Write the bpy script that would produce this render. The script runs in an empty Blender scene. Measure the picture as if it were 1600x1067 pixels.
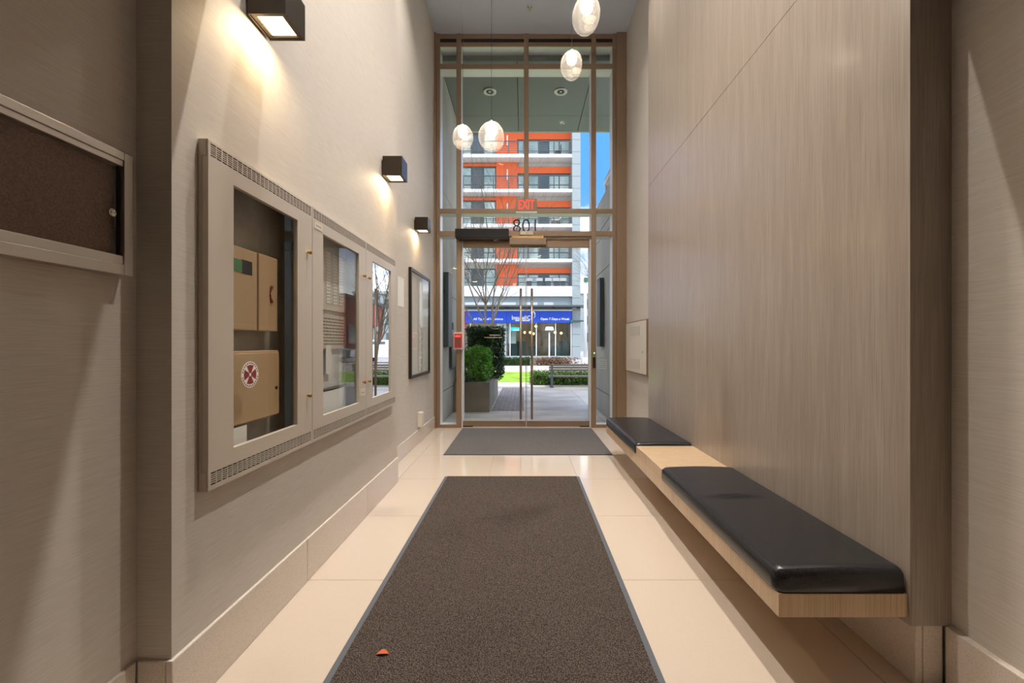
import bpy, bmesh, math, random
from mathutils import Vector, Matrix
random.seed(7)
SC = bpy.context.scene
COL = SC.collection
F, H, VX, VY = 660.0, 1.2, 818.0, 537.0          # focal length in px (1600 wide), eye height, vanishing point
def PX(px, Y): return (px - VX) * Y / F
def PZ(py, Y): return H - (py - VY) * Y / F

# ------------------------------------------------------------------ camera
cam = bpy.data.cameras.new('camera'); camo = bpy.data.objects.new('camera', cam); COL.objects.link(camo)
cam.sensor_width = 36; cam.lens = 36 * F / 1600; cam.clip_start = 0.05; cam.clip_end = 500
cam.shift_x = -(VX - 800) / 1600; cam.shift_y = (VY - 533.5) / 1600
camo.location = (0, 0, H); camo.rotation_euler = (math.pi / 2, 0, 0)
SC.camera = camo
SC.view_settings.view_transform = 'Standard'; SC.view_settings.look = 'None'
SC.view_settings.gamma = 1; SC.view_settings.use_curve_mapping = False
SC.view_settings.exposure = 0.1

# ------------------------------------------------------------------ sky
w = bpy.data.worlds.new('World'); SC.world = w; w.use_nodes = True
nt = w.node_tree; nt.nodes.clear()
o = nt.nodes.new('ShaderNodeOutputWorld'); bg = nt.nodes.new('ShaderNodeBackground')
tc = nt.nodes.new('ShaderNodeTexCoord'); mp = nt.nodes.new('ShaderNodeMapping'); mp.inputs['Scale'].default_value = (1.6, 1.6, 4.5)
mp.inputs['Location'].default_value = (5.5, 2.2, -0.4)
nz = nt.nodes.new('ShaderNodeTexNoise'); nz.inputs['Scale'].default_value = 1.5; nz.inputs['Detail'].default_value = 7; nz.inputs['Roughness'].default_value = .55
rp = nt.nodes.new('ShaderNodeValToRGB'); rp.color_ramp.elements[0].position = .44; rp.color_ramp.elements[1].position = .60
sep = nt.nodes.new('ShaderNodeSeparateXYZ')
gr = nt.nodes.new('ShaderNodeValToRGB')
gr.color_ramp.elements[0].position = 0.0; gr.color_ramp.elements[0].color = (.14, .18, .25, 1)
gr.color_ramp.elements[1].position = .34; gr.color_ramp.elements[1].color = (.036, .12, .32, 1)
mx = nt.nodes.new('ShaderNodeMix'); mx.data_type = 'RGBA'
mx.inputs[7].default_value = (.72, .73, .75, 1)
L = nt.links.new
L(tc.outputs['Generated'], mp.inputs['Vector']); L(mp.outputs[0], nz.inputs['Vector']); L(nz.outputs['Fac'], rp.inputs['Fac'])
L(tc.outputs['Generated'], sep.inputs[0]); L(sep.outputs['Z'], gr.inputs['Fac'])
L(gr.outputs[0], mx.inputs[6]); L(rp.outputs[0], mx.inputs[0]); L(mx.outputs[2], bg.inputs['Color'])
bg.inputs['Strength'].default_value = 4.2
L(bg.outputs[0], o.inputs[0])

sun = bpy.data.lights.new('sun', 'SUN'); sun.energy = 4.0; sun.angle = math.radians(25); sun.color = (1, .95, .88)
suno = bpy.data.objects.new('sun', sun); COL.objects.link(suno); suno.rotation_euler = (math.radians(30), 0, math.radians(24))

LAMP = dict(down=100.0, back=1.6, sconce=2.4, bulb=19.0)  # down and back drive the added ceiling fill lamps

# ------------------------------------------------------------------ materials
def mat(name, color, rough=.5, metal=0., spec=.5, emit=None, estr=0., coat=0., coat_r=.05):
    m = bpy.data.materials.new(name); m.use_nodes = True
    b = m.node_tree.nodes['Principled BSDF']
    b.inputs['Base Color'].default_value = (*color, 1); b.inputs['Roughness'].default_value = rough
    b.inputs['Metallic'].default_value = metal; b.inputs['Specular IOR Level'].default_value = spec
    b.inputs['Coat Weight'].default_value = coat; b.inputs['Coat Roughness'].default_value = coat_r
    if emit: b.inputs['Emission Color'].default_value = (*emit, 1); b.inputs['Emission Strength'].default_value = estr
    return m
def srgb(r, g, b):
    f = lambda c: (c / 255 / 12.92) if c / 255 <= .04045 else ((c / 255 + .055) / 1.055) ** 2.4
    return (f(r), f(g), f(b))
def noisy(m, c2, scale, vscale=(1, 1, 1), lo=.35, hi=.65, bump=0., bdist=.002, detail=4, kind='noise', extra=None):
    """mix the base colour with c2 through a stretched noise in object space, with optional fine relief"""
    nt = m.node_tree; b = nt.nodes['Principled BSDF']; c1 = tuple(b.inputs['Base Color'].default_value)
    tc = nt.nodes.new('ShaderNodeTexCoord'); mp = nt.nodes.new('ShaderNodeMapping'); mp.inputs['Scale'].default_value = vscale
    geo = nt.nodes.new('ShaderNodeNewGeometry')
    nt.links.new(geo.outputs['Position'], mp.inputs['Vector'])
    if kind == 'noise':
        n = nt.nodes.new('ShaderNodeTexNoise'); n.inputs['Scale'].default_value = scale; n.inputs['Detail'].default_value = detail
        out = n.outputs['Fac']
    else:
        n = nt.nodes.new('ShaderNodeTexVoronoi'); n.inputs['Scale'].default_value = scale
        out = n.outputs['Distance']
    nt.links.new(mp.outputs[0], n.inputs['Vector'])
    r = nt.nodes.new('ShaderNodeValToRGB'); r.color_ramp.elements[0].position = lo; r.color_ramp.elements[1].position = hi
    r.color_ramp.elements[0].color = c1; r.color_ramp.elements[1].color = (*c2, 1)
    nt.links.new(out, r.inputs['Fac']); nt.links.new(r.outputs[0], b.inputs['Base Color'])
    if bump:
        bp = nt.nodes.new('ShaderNodeBump'); bp.inputs['Strength'].default_value = bump; bp.inputs['Distance'].default_value = bdist
        nt.links.new(out, bp.inputs['Height']); nt.links.new(bp.outputs[0], b.inputs['Normal'])
    return m
M = {}
M['paper'] = noisy(mat('woven_wallpaper', srgb(215, 207, 197), .6, spec=.3), srgb(199, 189, 177), 1, (9, 9, 420), .3, .72, .2, .0005, 3)
M['ceiling'] = mat('ceiling_paint', srgb(206, 212, 224), .85)
def wood_mat(name, base, dark, mid):
    m = mat(name, base, .30, spec=.5, coat=.22, coat_r=.16); nt = m.node_tree; b = nt.nodes['Principled BSDF']
    geo = nt.nodes.new('ShaderNodeNewGeometry')
    def nz(vs, sc, det, lo, hi, dist=0):
        mp = nt.nodes.new('ShaderNodeMapping'); mp.inputs['Scale'].default_value = vs
        n = nt.nodes.new('ShaderNodeTexNoise'); n.inputs['Scale'].default_value = sc; n.inputs['Detail'].default_value = det
        n.inputs['Distortion'].default_value = dist
        r = nt.nodes.new('ShaderNodeMapRange'); r.inputs[1].default_value = lo; r.inputs[2].default_value = hi
        nt.links.new(geo.outputs['Position'], mp.inputs[0]); nt.links.new(mp.outputs[0], n.inputs['Vector']); nt.links.new(n.outputs['Fac'], r.inputs[0])
        return r.outputs[0]
    fine = nz((300, 300, 4), 1, 4, .42, .75); broad = nz((14, 14, .5), 1, 3, .35, .7, .6)
    # cathedral figure: rings of a stretched wave
    mp = nt.nodes.new('ShaderNodeMapping'); mp.inputs['Scale'].default_value = (4.2, 4.2, .32)
    wv = nt.nodes.new('ShaderNodeTexNoise'); wv.inputs['Scale'].default_value = 1.0; wv.inputs['Detail'].default_value = 1
    nt.links.new(geo.outputs['Position'], mp.inputs[0]); nt.links.new(mp.outputs[0], wv.inputs['Vector'])
    ml = nt.nodes.new('ShaderNodeMath'); ml.operation = 'MULTIPLY'; ml.inputs[1].default_value = 46
    sn = nt.nodes.new('ShaderNodeMath'); sn.operation = 'SINE'
    rg = nt.nodes.new('ShaderNodeMapRange'); rg.inputs[1].default_value = .35; rg.inputs[2].default_value = 1; rg.inputs[4].default_value = .55
    nt.links.new(wv.outputs['Fac'], ml.inputs[0]); nt.links.new(ml.outputs[0], sn.inputs[0]); nt.links.new(sn.outputs[0], rg.inputs[0])
    def mix(f, a, c):
        x = nt.nodes.new('ShaderNodeMix'); x.data_type = 'RGBA'; nt.links.new(f, x.inputs[0])
        if isinstance(a, tuple): x.inputs[6].default_value = (*a, 1)
        else: nt.links.new(a, x.inputs[6])
        x.inputs[7].default_value = (*c, 1); return x.outputs[2]
    c = mix(broad, base, mid); c = mix(rg.outputs[0], c, mid); c = mix(fine, c, dark)
    nt.links.new(c, b.inputs['Base Color'])
    bp = nt.nodes.new('ShaderNodeBump'); bp.inputs['Strength'].default_value = .12; bp.inputs['Distance'].default_value = .0006
    nt.links.new(fine, bp.inputs['Height']); nt.links.new(bp.outputs[0], b.inputs['Normal'])
    return m
M['wood'] = wood_mat('oak_veneer', srgb(176, 163, 149), srgb(147, 133, 118), srgb(165, 151, 137))
M['wood_light'] = wood_mat('pale_oak_veneer', srgb(214, 186, 150), srgb(178, 146, 110), srgb(202, 172, 136))
M['tile'] = noisy(mat('polished_stone_tile', srgb(211, 194, 176), .07, spec=.6), srgb(186, 168, 148), 330, (1, 1, 1), .55, .78, detail=2)
M['stone'] = noisy(mat('speckled_stone_base', srgb(220, 208, 195), .16, spec=.5), srgb(188, 170, 152), 300, (1, 1, 1), .52, .75, detail=2)
M['grout'] = mat('grout', srgb(150, 130, 108), .8)
def carpet_mat(name, a, c, sc):
    m = mat(name, a, .95, spec=.1); noisy(m, c, sc, (1, 1, 1), .12, .62, .9, .004, kind='v'); return m
M['carpet'] = carpet_mat('ribbed_mat_pile', srgb(126, 112, 102), srgb(58, 50, 45), 210)
M['carpet2'] = carpet_mat('grey_mat_pile', srgb(146, 142, 138), srgb(96, 92, 89), 240)
M['rubber'] = mat('mat_rubber', srgb(92, 96, 102), .5)
M['leather'] = noisy(mat('black_leather', srgb(34, 36, 40), .27, spec=.55), srgb(28, 28, 30), 260, bump=.25, bdist=.0006)
M['champagne'] = mat('champagne_aluminium', srgb(154, 130, 106), .42, .5)
M['silver'] = mat('silver_and_daylit_aluminium', srgb(226, 226, 222), .4, .25)
M['alu'] = mat('brushed_aluminium', srgb(196, 192, 186), .36, .85)
M['steel'] = mat('satin_steel', srgb(176, 160, 142), .3, .9)
M['brass'] = mat('brass', srgb(190, 150, 95), .25, .9)
M['chrome'] = mat('chrome', srgb(210, 205, 200), .15, 1)
M['black'] = mat('black_metal', srgb(28, 24, 20), .4, .2)
M['bronze'] = mat('dark_bronze', srgb(58, 48, 36), .35, .55)
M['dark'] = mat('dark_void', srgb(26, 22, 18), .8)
M['cabinet'] = mat('cabinet_enamel', srgb(206, 194, 178), .38, .15)
M['cream'] = mat('cream_enamel', srgb(222, 212, 196), .45)
M['panelbox'] = mat('beige_panel_enamel', srgb(196, 164, 124), .5)
M['greyback'] = noisy(mat('grey_backboard', srgb(172, 165, 152), .7), srgb(140, 132, 118), 5)
M['white'] = mat('white_paint', srgb(238, 238, 236), .5)
M['paperw'] = mat('white_paper', srgb(242, 240, 232), .8)
M['red'] = mat('red_plastic', srgb(205, 40, 34), .35)
M['exitred'] = mat('exit_red', srgb(255, 92, 80), .5, emit=srgb(255, 70, 60), estr=.55)
M['print'] = mat('grey_print', srgb(120, 112, 96), .8)
M['maroon'] = mat('maroon_print', srgb(140, 50, 44), .7)
M['lcd'] = mat('lcd_green', srgb(60, 92, 60), .2, emit=srgb(70, 140, 70), estr=.15)
M['cork'] = noisy(mat('maroon_cork', srgb(126, 92, 74), .9), srgb(98, 70, 56), 180, bump=.2, bdist=.001)
M['led'] = mat('green_led', srgb(90, 255, 120), .5, emit=srgb(90, 255, 130), estr=4)
M['mirror'] = mat('mirror_glass', (.86, .88, .9), .015, 1)
M['concrete'] = noisy(mat('concrete', srgb(176, 172, 160), .8), srgb(150, 146, 134), 1.6, (1, 1, .6), .3, .7, .1, .003, 8)
M['planter'] = noisy(mat('planter_concrete', srgb(132, 126, 114), .8), srgb(104, 98, 88), 1.6, (1, 1, .6), .3, .7, .1, .003, 8)
M['panel_grey'] = noisy(mat('grey_cladding', srgb(176, 174, 162), .6), srgb(158, 156, 146), 1.5, (1, 1, .4), detail=6)
M['soffit'] = mat('soffit_grey', srgb(126, 130, 124), .7)
M['joint'] = mat('dark_joint', srgb(42, 44, 44), .8)
def pave():
    m = noisy(mat('wet_paving', srgb(200, 194, 186), .42, spec=.5), srgb(150, 145, 139), 1.1, (1, 1.6, 1), .34, .68, .15, .004, 10)
    return m
M['pave'] = pave()
M['cobble'] = noisy(mat('small_paver', srgb(140, 134, 130), .6), srgb(108, 102, 98), 9, bump=.2)
M['road'] = noisy(mat('asphalt', srgb(190, 180, 168), .8), srgb(166, 158, 148), 3)
M['kerb'] = mat('kerb_concrete', srgb(208, 200, 186), .8)
M['lawn'] = noisy(mat('lawn_green', srgb(150, 190, 40), .9), srgb(108, 150, 30), 2.2, (1, .5, 1), bump=.4, bdist=.02, detail=9)
def leafm(n, a, b):
    return noisy(mat(n, a, .42, spec=.4), b, 7, detail=2)
M['leaf'] = leafm('bright_leaf', srgb(132, 196, 72), srgb(70, 138, 40))
M['hedge'] = leafm('hedge_leaf', srgb(62, 92, 40), srgb(34, 56, 24))
M['box'] = leafm('box_hedge_leaf', srgb(96, 128, 40), srgb(44, 60, 26))
M['brown_leaf'] = leafm('dry_shrub', srgb(150, 110, 92), srgb(96, 82, 50))
M['bark'] = noisy(mat('bark', srgb(112, 98, 80), .9), srgb(74, 66, 52), 9, (3, 3, .6))
M['soil'] = mat('soil', srgb(58, 46, 36), .95)
M['bench_wood'] = mat('weathered_bench_slat', srgb(92, 84, 74), .7)
M['orange'] = mat('orange_cladding', srgb(232, 98, 36), .55)
M['slab'] = mat('white_slab', srgb(208, 208, 208), .6)
M['bgrey'] = mat('facade_grey_panel', srgb(148, 158, 160), .6)
M['bdark'] = mat('window_frame_dark', srgb(74, 82, 84), .5)
M['bwall'] = mat('facade_wall', srgb(186, 184, 178), .7)
M['wglass'] = noisy(mat('window_glass_blinds', srgb(208, 224, 212), .15, spec=.6), srgb(146, 168, 164), .55, (1, 1, .7), .35, .62, detail=2)
M['wdark'] = mat('dark_window_glass', srgb(70, 84, 88), .1, spec=.7)
M['rail'] = mat('rail_dark', srgb(70, 78, 80), .5, .3)
M['blue'] = mat('sign_blue', srgb(14, 70, 190), .5)
M['teal'] = mat('teal_sign', srgb(40, 170, 170), .5, emit=srgb(40, 190, 190), estr=.4)
M['shopwall'] = noisy(mat('shop_interior', srgb(196, 184, 150), .8), srgb(140, 122, 88), .8, detail=3)
M['shopfloor'] = mat('shop_furniture', srgb(60, 82, 76), .7)
M['warm'] = mat('warm_lamp', srgb(255, 214, 150), .5, emit=srgb(255, 190, 110), estr=6)
M['redwall'] = mat('red_facade', srgb(168, 62, 58), .7)
M['carpaint'] = mat('white_car', srgb(226, 228, 232), .3)
M['green_sign'] = mat('green_sign', srgb(30, 120, 90), .5)
M['dryleaf'] = mat('orange_leaf', srgb(196, 96, 48), .6)
M['diffuser'] = mat('lamp_diffuser', (1, .9, .7), .6, emit=srgb(255, 226, 170), estr=7)
M['bulb'] = mat('glowing_bulb', (1, .95, .85), .6, emit=srgb(255, 240, 218), estr=LAMP['bulb'])
M['fillglow'] = mat('added_fill_glow', (1, .95, .85), .6, emit=srgb(255, 232, 200), estr=10)  # glow of the added ceiling fill lamps
def glassm(name, tint=(1, 1, 1), gloss=1.0, rough=0.0, f0=.04, milk=0., milkcol=(1, .95, .9)):
    """thin clear glass: transparent, with a mirror share that grows towards grazing angles on both faces"""
    m = bpy.data.materials.new(name); m.use_nodes = True; nt = m.node_tree; nt.nodes.clear(); N = nt.nodes.new
    out = N('ShaderNodeOutputMaterial'); mix = N('ShaderNodeMixShader'); tr = N('ShaderNodeBsdfTransparent'); gl = N('ShaderNodeBsdfGlossy')
    geo = N('ShaderNodeNewGeometry'); dot = N('ShaderNodeVectorMath'); dot.operation = 'DOT_PRODUCT'
    def mth(op, a, b=None):
        x = N('ShaderNodeMath'); x.operation = op; x.use_clamp = op == 'MULTIPLY'
        for k, q in enumerate((a, b)):
            if q is None: continue
            if isinstance(q, (int, float)): x.inputs[k].default_value = q
            else: nt.links.new(q, x.inputs[k])
        return x.outputs[0]
    tr.inputs[0].default_value = (*tint, 1); gl.inputs['Roughness'].default_value = rough
    nt.links.new(geo.outputs['Incoming'], dot.inputs[0]); nt.links.new(geo.outputs['Normal'], dot.inputs[1])
    c = mth('ABSOLUTE', dot.outputs['Value']); p = mth('POWER', mth('SUBTRACT', 1.0, c), 5.0)
    fac = mth('MULTIPLY', mth('ADD', mth('MULTIPLY', p, 1 - f0), f0), gloss)
    nt.links.new(fac, mix.inputs[0]); base = tr.outputs[0]
    if milk:
        df = N('ShaderNodeBsdfTranslucent'); df.inputs[0].default_value = (*milkcol, 1); d2 = N('ShaderNodeBsdfDiffuse'); d2.inputs[0].default_value = (*milkcol, 1)
        mm = N('ShaderNodeMixShader'); mm.inputs[0].default_value = .5; nt.links.new(df.outputs[0], mm.inputs[1]); nt.links.new(d2.outputs[0], mm.inputs[2])
        m2 = N('ShaderNodeMixShader'); edge = mth('ADD', mth('MULTIPLY', mth('POWER', mth('SUBTRACT', 1.0, c), 2.5), milk * 2), milk)
        nt.links.new(edge, m2.inputs[0]); nt.links.new(tr.outputs[0], m2.inputs[1]); nt.links.new(mm.outputs[0], m2.inputs[2]); base = m2.outputs[0]
    nt.links.new(base, mix.inputs[1]); nt.links.new(gl.outputs[0], mix.inputs[2]); nt.links.new(mix.outputs[0], out.inputs[0])
    return m
M['glass'] = glassm('clear_glass', (.98, .985, .98), .3)
M['cabglass'] = glassm('cabinet_glass', (.98, .985, .98), .55)
M['globe'] = glassm('pendant_glass', (.99, .97, .95), .3, .03, .05, .085)
M['plastic'] = glassm('clear_plastic', (.97, .94, .94), .8, .1, .05, .06)

# ------------------------------------------------------------------ mesh helpers
class MB:
    def __init__(s): s.v = []; s.f = []
    def box(s, x0, x1, y0, y1, z0, z1):
        if x0 > x1: x0, x1 = x1, x0
        if y0 > y1: y0, y1 = y1, y0
        if z0 > z1: z0, z1 = z1, z0
        n = len(s.v)
        s.v += [(x0,y0,z0),(x1,y0,z0),(x1,y1,z0),(x0,y1,z0),(x0,y0,z1),(x1,y0,z1),(x1,y1,z1),(x0,y1,z1)]
        s.f += [tuple(n + i for i in q) for q in ((0,3,2,1),(4,5,6,7),(0,1,5,4),(1,2,6,5),(2,3,7,6),(3,0,4,7))]
        return s
    def tube(s, pts, radii, seg=8, cap=True):
        pts = [Vector(p) for p in pts]
        if not hasattr(radii, '__len__'): radii = [radii] * len(pts)
        rings = []
        for i, p in enumerate(pts):
            d = (pts[min(i+1, len(pts)-1)] - pts[max(i-1, 0)]).normalized()
            a = d.cross(Vector((0, 0, 1)));
            if a.length < 1e-3: a = d.cross(Vector((0, 1, 0)))
            a.normalize(); b = d.cross(a)
            n = len(s.v); rings.append(n)
            for k in range(seg):
                t = 2 * math.pi * k / seg; q = p + (a * math.cos(t) + b * math.sin(t)) * radii[i]; s.v.append(tuple(q))
        for i in range(len(pts) - 1):
            for k in range(seg):
                k2 = (k + 1) % seg
                s.f.append((rings[i] + k, rings[i] + k2, rings[i+1] + k2, rings[i+1] + k))
        if cap:
            s.f.append(tuple(rings[0] + k for k in reversed(range(seg)))); s.f.append(tuple(rings[-1] + k for k in range(seg)))
        return s
    def lathe(s, prof, c=(0, 0, 0), seg=24, axis='z', sx=1, sy=1, cap=True):
        n0 = len(s.v)
        for (r, h) in prof:
            for k in range(seg):
                t = 2 * math.pi * k / seg; a, b = r * math.cos(t) * sx, r * math.sin(t) * sy
                p = {'z': (a, b, h), 'y': (a, h, b), 'x': (h, a, b)}[axis]
                s.v.append((c[0] + p[0], c[1] + p[1], c[2] + p[2]))
        for i in range(len(prof) - 1):
            for k in range(seg):
                k2 = (k + 1) % seg
                s.f.append((n0 + i*seg + k, n0 + i*seg + k2, n0 + (i+1)*seg + k2, n0 + (i+1)*seg + k))
        if cap and prof[0][0] > 1e-4: s.f.append(tuple(n0 + k for k in reversed(range(seg))))
        if cap and prof[-1][0] > 1e-4: s.f.append(tuple(n0 + (len(prof)-1)*seg + k for k in range(seg)))
        return s
    def mesh(s, name):
        me = bpy.data.meshes.new(name); me.from_pydata(s.v, [], s.f); me.update()
        bm = bmesh.new(); bm.from_mesh(me); bmesh.ops.recalc_face_normals(bm, faces=bm.faces); bm.to_mesh(me); bm.free()
        return me
    def build(s, name, m, parent=None, bevel=0., smooth=False, seg=2):
        me = s.mesh(name); me.materials.append(M[m] if isinstance(m, str) else m)
        if smooth:
            for p in me.polygons: p.use_smooth = True
        ob = bpy.data.objects.new(name, me); COL.objects.link(ob)
        if parent is not None:
            ob.parent = parent; ob.matrix_parent_inverse = Matrix.Translation(-Vector(parent_origin(parent)))
        if bevel:
            bv = ob.modifiers.new('bevel', 'BEVEL'); bv.width = bevel; bv.segments = seg; bv.limit_method = 'ANGLE'
        return ob
def parent_origin(p):
    return Vector(p.location) if p.parent is None else Vector((0, 0, 0))    # parts sit in world coordinates already
def B(name, m, x0, x1, y0, y1, z0, z1, parent=None, bevel=0.):
    return MB().box(x0, x1, y0, y1, z0, z1).build(name, m, parent, bevel)
def tag(o, label=None, cat=None, group=None, kind=None):
    if label: o['label'] = label
    if cat: o['category'] = cat
    if group: o['group'] = group
    if kind: o['kind'] = kind
    return o
def thing(name, loc, label, cat, group=None):
    o = bpy.data.objects.new(name, None); COL.objects.link(o); o.location = loc; o.empty_display_size = .05
    return tag(o, label, cat, group)
def S(o, label, cat='structure'):
    return tag(o, label, cat, kind='structure')
def text(name, s, size, m, parent, mtx, ext=.002, align='CENTER', sx=1.0, bold=0.0):
    cu = bpy.data.curves.new(name, 'FONT'); cu.body = s; cu.size = size; cu.extrude = ext; cu.align_x = align; cu.align_y = 'CENTER'; cu.offset = bold
    t = bpy.data.objects.new(name, cu); COL.objects.link(t)
    dg = bpy.context.evaluated_depsgraph_get(); me = bpy.data.meshes.new_from_object(t.evaluated_get(dg))
    bpy.data.objects.remove(t); bpy.data.curves.remove(cu)
    me.transform(mtx @ Matrix.Diagonal((sx, 1, 1, 1))); me.materials.clear(); me.materials.append(M[m])
    ob = bpy.data.objects.new(name, me); COL.objects.link(ob); ob.parent = parent
    ob.matrix_parent_inverse = Matrix.Translation(-parent_origin(parent))
    return ob
RX = Matrix.Rotation(math.pi / 2, 4, 'X')                 # text facing -Y (towards the camera)
def facing_cam(x, y, z): return Matrix.Translation((x, y, z)) @ RX

# ------------------------------------------------------------------ room shell
XL, XN, XR = -1.10, -1.21, -1.272          # left: main wall, near wall, recess wall
WX, RN, RR = 1.349, 1.494, 1.466           # right: wood face, near wall, recess wall
YC, YE, YW0, YW1, YD = 1.32, 3.667, 1.474, 4.566, 6.03
ZC, YB = 5.63, -6.0
fl = S(B('floor', 'grout', XR - .3, RN + .2, YB, YD + .05, -.06, -.0025), 'polished cream stone tile floor of the lobby', 'floor')
xs = [-1.908, -1.111, -.314, .483, 1.28, 2.077]; ys = [2.146 + .8 * k for k in range(-11, 6)]
g = .0013
for i in range(len(xs) - 1):
    for j in range(len(ys) - 1):
        a, b_ = max(xs[i], XR - .05) + g, min(xs[i+1], RN + .05) - g
        c, d = max(ys[j], YB) + g, min(ys[j+1], YD + .04) - g
        if b_ - a > .02 and d - c > .02: B('tile', 'tile', a, b_, c, d, -.02, 0, fl)
S(B('ceiling', 'ceiling', XR - .3, RN + .3, YW0, YD + .05, ZC, ZC + .1), 'plain pale grey lobby ceiling', 'ceiling')
ZLOW = 2.42  # height of an added, unseen ceiling that keeps light off the near walls
S(B('added_shade_ceiling', 'ceiling', XN - .4, RN + .3, YB, YW0 - .002, ZLOW, ZC + .1), 'added low ceiling, out of view, that shades the near walls', 'ceiling')
# left main wall with the opening for the cabinets
OY0, OY1, OZ0, OZ1 = 1.44, 3.50, .715, 1.875
m = MB(); T = XL - .5
m.box(T, XL, YC, OY0, 0, ZC); m.box(T, XL, OY1, YE, 0, ZC); m.box(T, XL, OY0, OY1, 0, OZ0); m.box(T, XL, OY0, OY1, OZ1, ZC); m.box(T, XL - .16, OY0, OY1, OZ0, OZ1)
S(m.build('wall_left', 'paper'), 'beige woven wallpaper wall holding the glazed cabinets', 'wall')
S(B('wall_left_near', 'paper', XN - .4, XN, YB, YC, 0, ZLOW), 'shaded beige wallpaper wall behind the bulletin case', 'wall')
S(B('wall_left_recess', 'paper', XR - .33, XR, YE, YD + .2, 0, ZC), 'set back beige wall beside the entrance glazing', 'wall')
S(B('wall_right_near', 'paper', RN, RN + .3, YB, YW0 + .1, 0, ZC), 'beige wallpaper wall at the near end of the oak panelling', 'wall')
S(B('wall_right_recess', 'paper', RR, RR + .3, YW1 - .1, YD + .2, 0, ZC), 'pale wall between oak panelling and entrance glazing', 'wall')
S(B('wall_back', 'paper', XN - .4, RN + .3, YB - .2, YB, 0, ZC), 'beige wallpaper wall at the inner end of the lobby', 'wall')
ZB, ZS = .215, 2.897
wr = S(MB().box(WX + .02, RN + .25, YW0 + .012, YW1 - .004, ZB + .004, ZC).box(WX + .051, RN + .25, YW0 + .031, YW1 - .01, 0, ZB + .003).build('wall_right', 'joint'), 'tall oak veneer panelling behind the bench', 'wall')
B('panel', 'wood', WX, WX + .04, YW0, YW1, ZB, ZS - .0018, wr)
B('panel', 'wood', WX, WX + .04, YW0, YW1, ZS + .0018, ZC, wr)
B('end_panel', 'wood', WX + .0402, RN - .0005, YW0, YW0 + .03, ZB, ZC, wr)
# baseboards
def skirting(name, label, x0, x1, cuts, h, axis='y'):
    root = tag(bpy.data.objects.new(name, None), label, 'baseboard', kind='structure'); COL.objects.link(root)
    for a, b_ in zip(cuts[:-1], cuts[1:]):
        if axis == 'y': B('tile', 'stone', x0, x1, a + .0008, b_ - .0008, 0, h, root, .003)
        else: B('tile', 'stone', a + .0008, b_ - .0008, x0, x1, 0, h, root, .003)
    return root
skirting('baseboard_left', 'cream stone skirting under the glazed cabinets', XL - .01, XL + .011, [YC - .011, 2.13, 2.95, YE + .01], .215)
skirting('baseboard_left_return', 'short stone skirting on the wall return', YC - .011, YC + .01, [XN + .0115, XL - .0108], .215, 'x')
skirting('baseboard_left_near', 'stone skirting under the bulletin case', XN - .01, XN + .011, [-1.1, -.3, .5, YC - .012], .215)
skirting('baseboard_left_recess', 'stone skirting below the framed picture', XR - .01, XR + .011, [YE + .02, 4.6, 5.4, YD - .001], .165)
skirting('baseboard_right_recess', 'stone skirting below the white wall panel', RR - .011, RR + .01, [YW1 + .01, 5.4, YD - .001], .165)
skirting('baseboard_right', 'speckled stone plinth under the oak panelling', WX + .026, WX + .05, [YW0 + .006, 2.3, 3.1, 3.9, YW1 - .01], ZB)
skirting('baseboard_right_end', 'stone plinth at the end of the oak panelling', YW0 + .004, YW0 + .03, [WX + .0505, RN - .0255], ZB, 'x')
skirting('baseboard_right_near', 'stone skirting on the near right wall', RN - .025, RN + .01, [-1.1, -.3, .5, YW0 - .001], .215)

# ------------------------------------------------------------------ entrance glazing
win = tag(bpy.data.objects.new('window_1', None), 'tall champagne framed entrance glazing with sidelights and transoms', 'window', kind='structure'); COL.objects.link(win)
D = .20
def mull(x0, x1, z0, z1, horiz=False):
    o_ = B('mullion', 'silver', x0 + (.001 if horiz else .002), x1 - (.001 if horiz else .002), YD + .02, YD + D - (.004 if horiz else 0), z0 + .002, z1 - .002, win)  # silver body puts the daylight on the frame's sides into the colour
    B('mullion_cap', 'champagne', x0, x1, YD, YD + .0195, z0, z1, o_, .002)
V = [(-1.245, -1.192), (-.959, -.891), (.968, 1.037), (1.27, 1.325)]
for (a, b_) in V: mull(a, b_, 0, ZC - .001)
B('casing', 'champagne', XR + .001, -1.2455, YD - .03, YD + D, 0, ZC - .001, win, .002)
B('casing', 'champagne', 1.3255, RR - .001, YD - .03, YD + D, 0, ZC - .001, win, .002)
zb = [(5.555, 5.622), (5.448, 5.503), (5.128, 5.197), (3.064, 3.128), (2.735, 2.808)]
cols = [(-1.192, -.959), (-.891, .968), (1.037, 1.27)]
for (z0, z1) in zb:
    for (a, b_) in cols:
        if a < -.5 and a > -.95 and z0 > 3.05:
            mull(a, .0065, z0, z1, True); mull(.0735, b_, z0, z1, True)
        else: mull(a, b_, z0, z1, True)
mull(.007, .073, 3.064, ZC - .001)
for (a, b_) in (cols[0], cols[2]): mull(a, b_, 0, .045, True)
zr = [(.045, 2.735), (2.808, 3.064), (3.128, 5.128), (5.197, 5.448)]
for (z0, z1) in zr:
    for ci, (a, b_) in enumerate(cols):
        if ci == 1:
            if z0 < .1: continue
            if z0 < 3: sp = [(a, b_)]
            else: sp = [(a, .007), (.073, b_)]
        else: sp = [(a, b_)]
        for (p, q) in sp: B('pane', 'glass', p + .001, q - .001, YD + .155, YD + .165, z0 + .001, z1 - .001, win)
for (a, b_) in [cols[0], (-.891, .007), (.073, .968), cols[2]]:
    B('dark_slot', 'dark', a, b_, YD + .006, YD + .018, 5.503, 5.555, win)
B('door_head', 'champagne', -.891, .968, YD + .03, YD + .15, 2.695, 2.7345, win)
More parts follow.
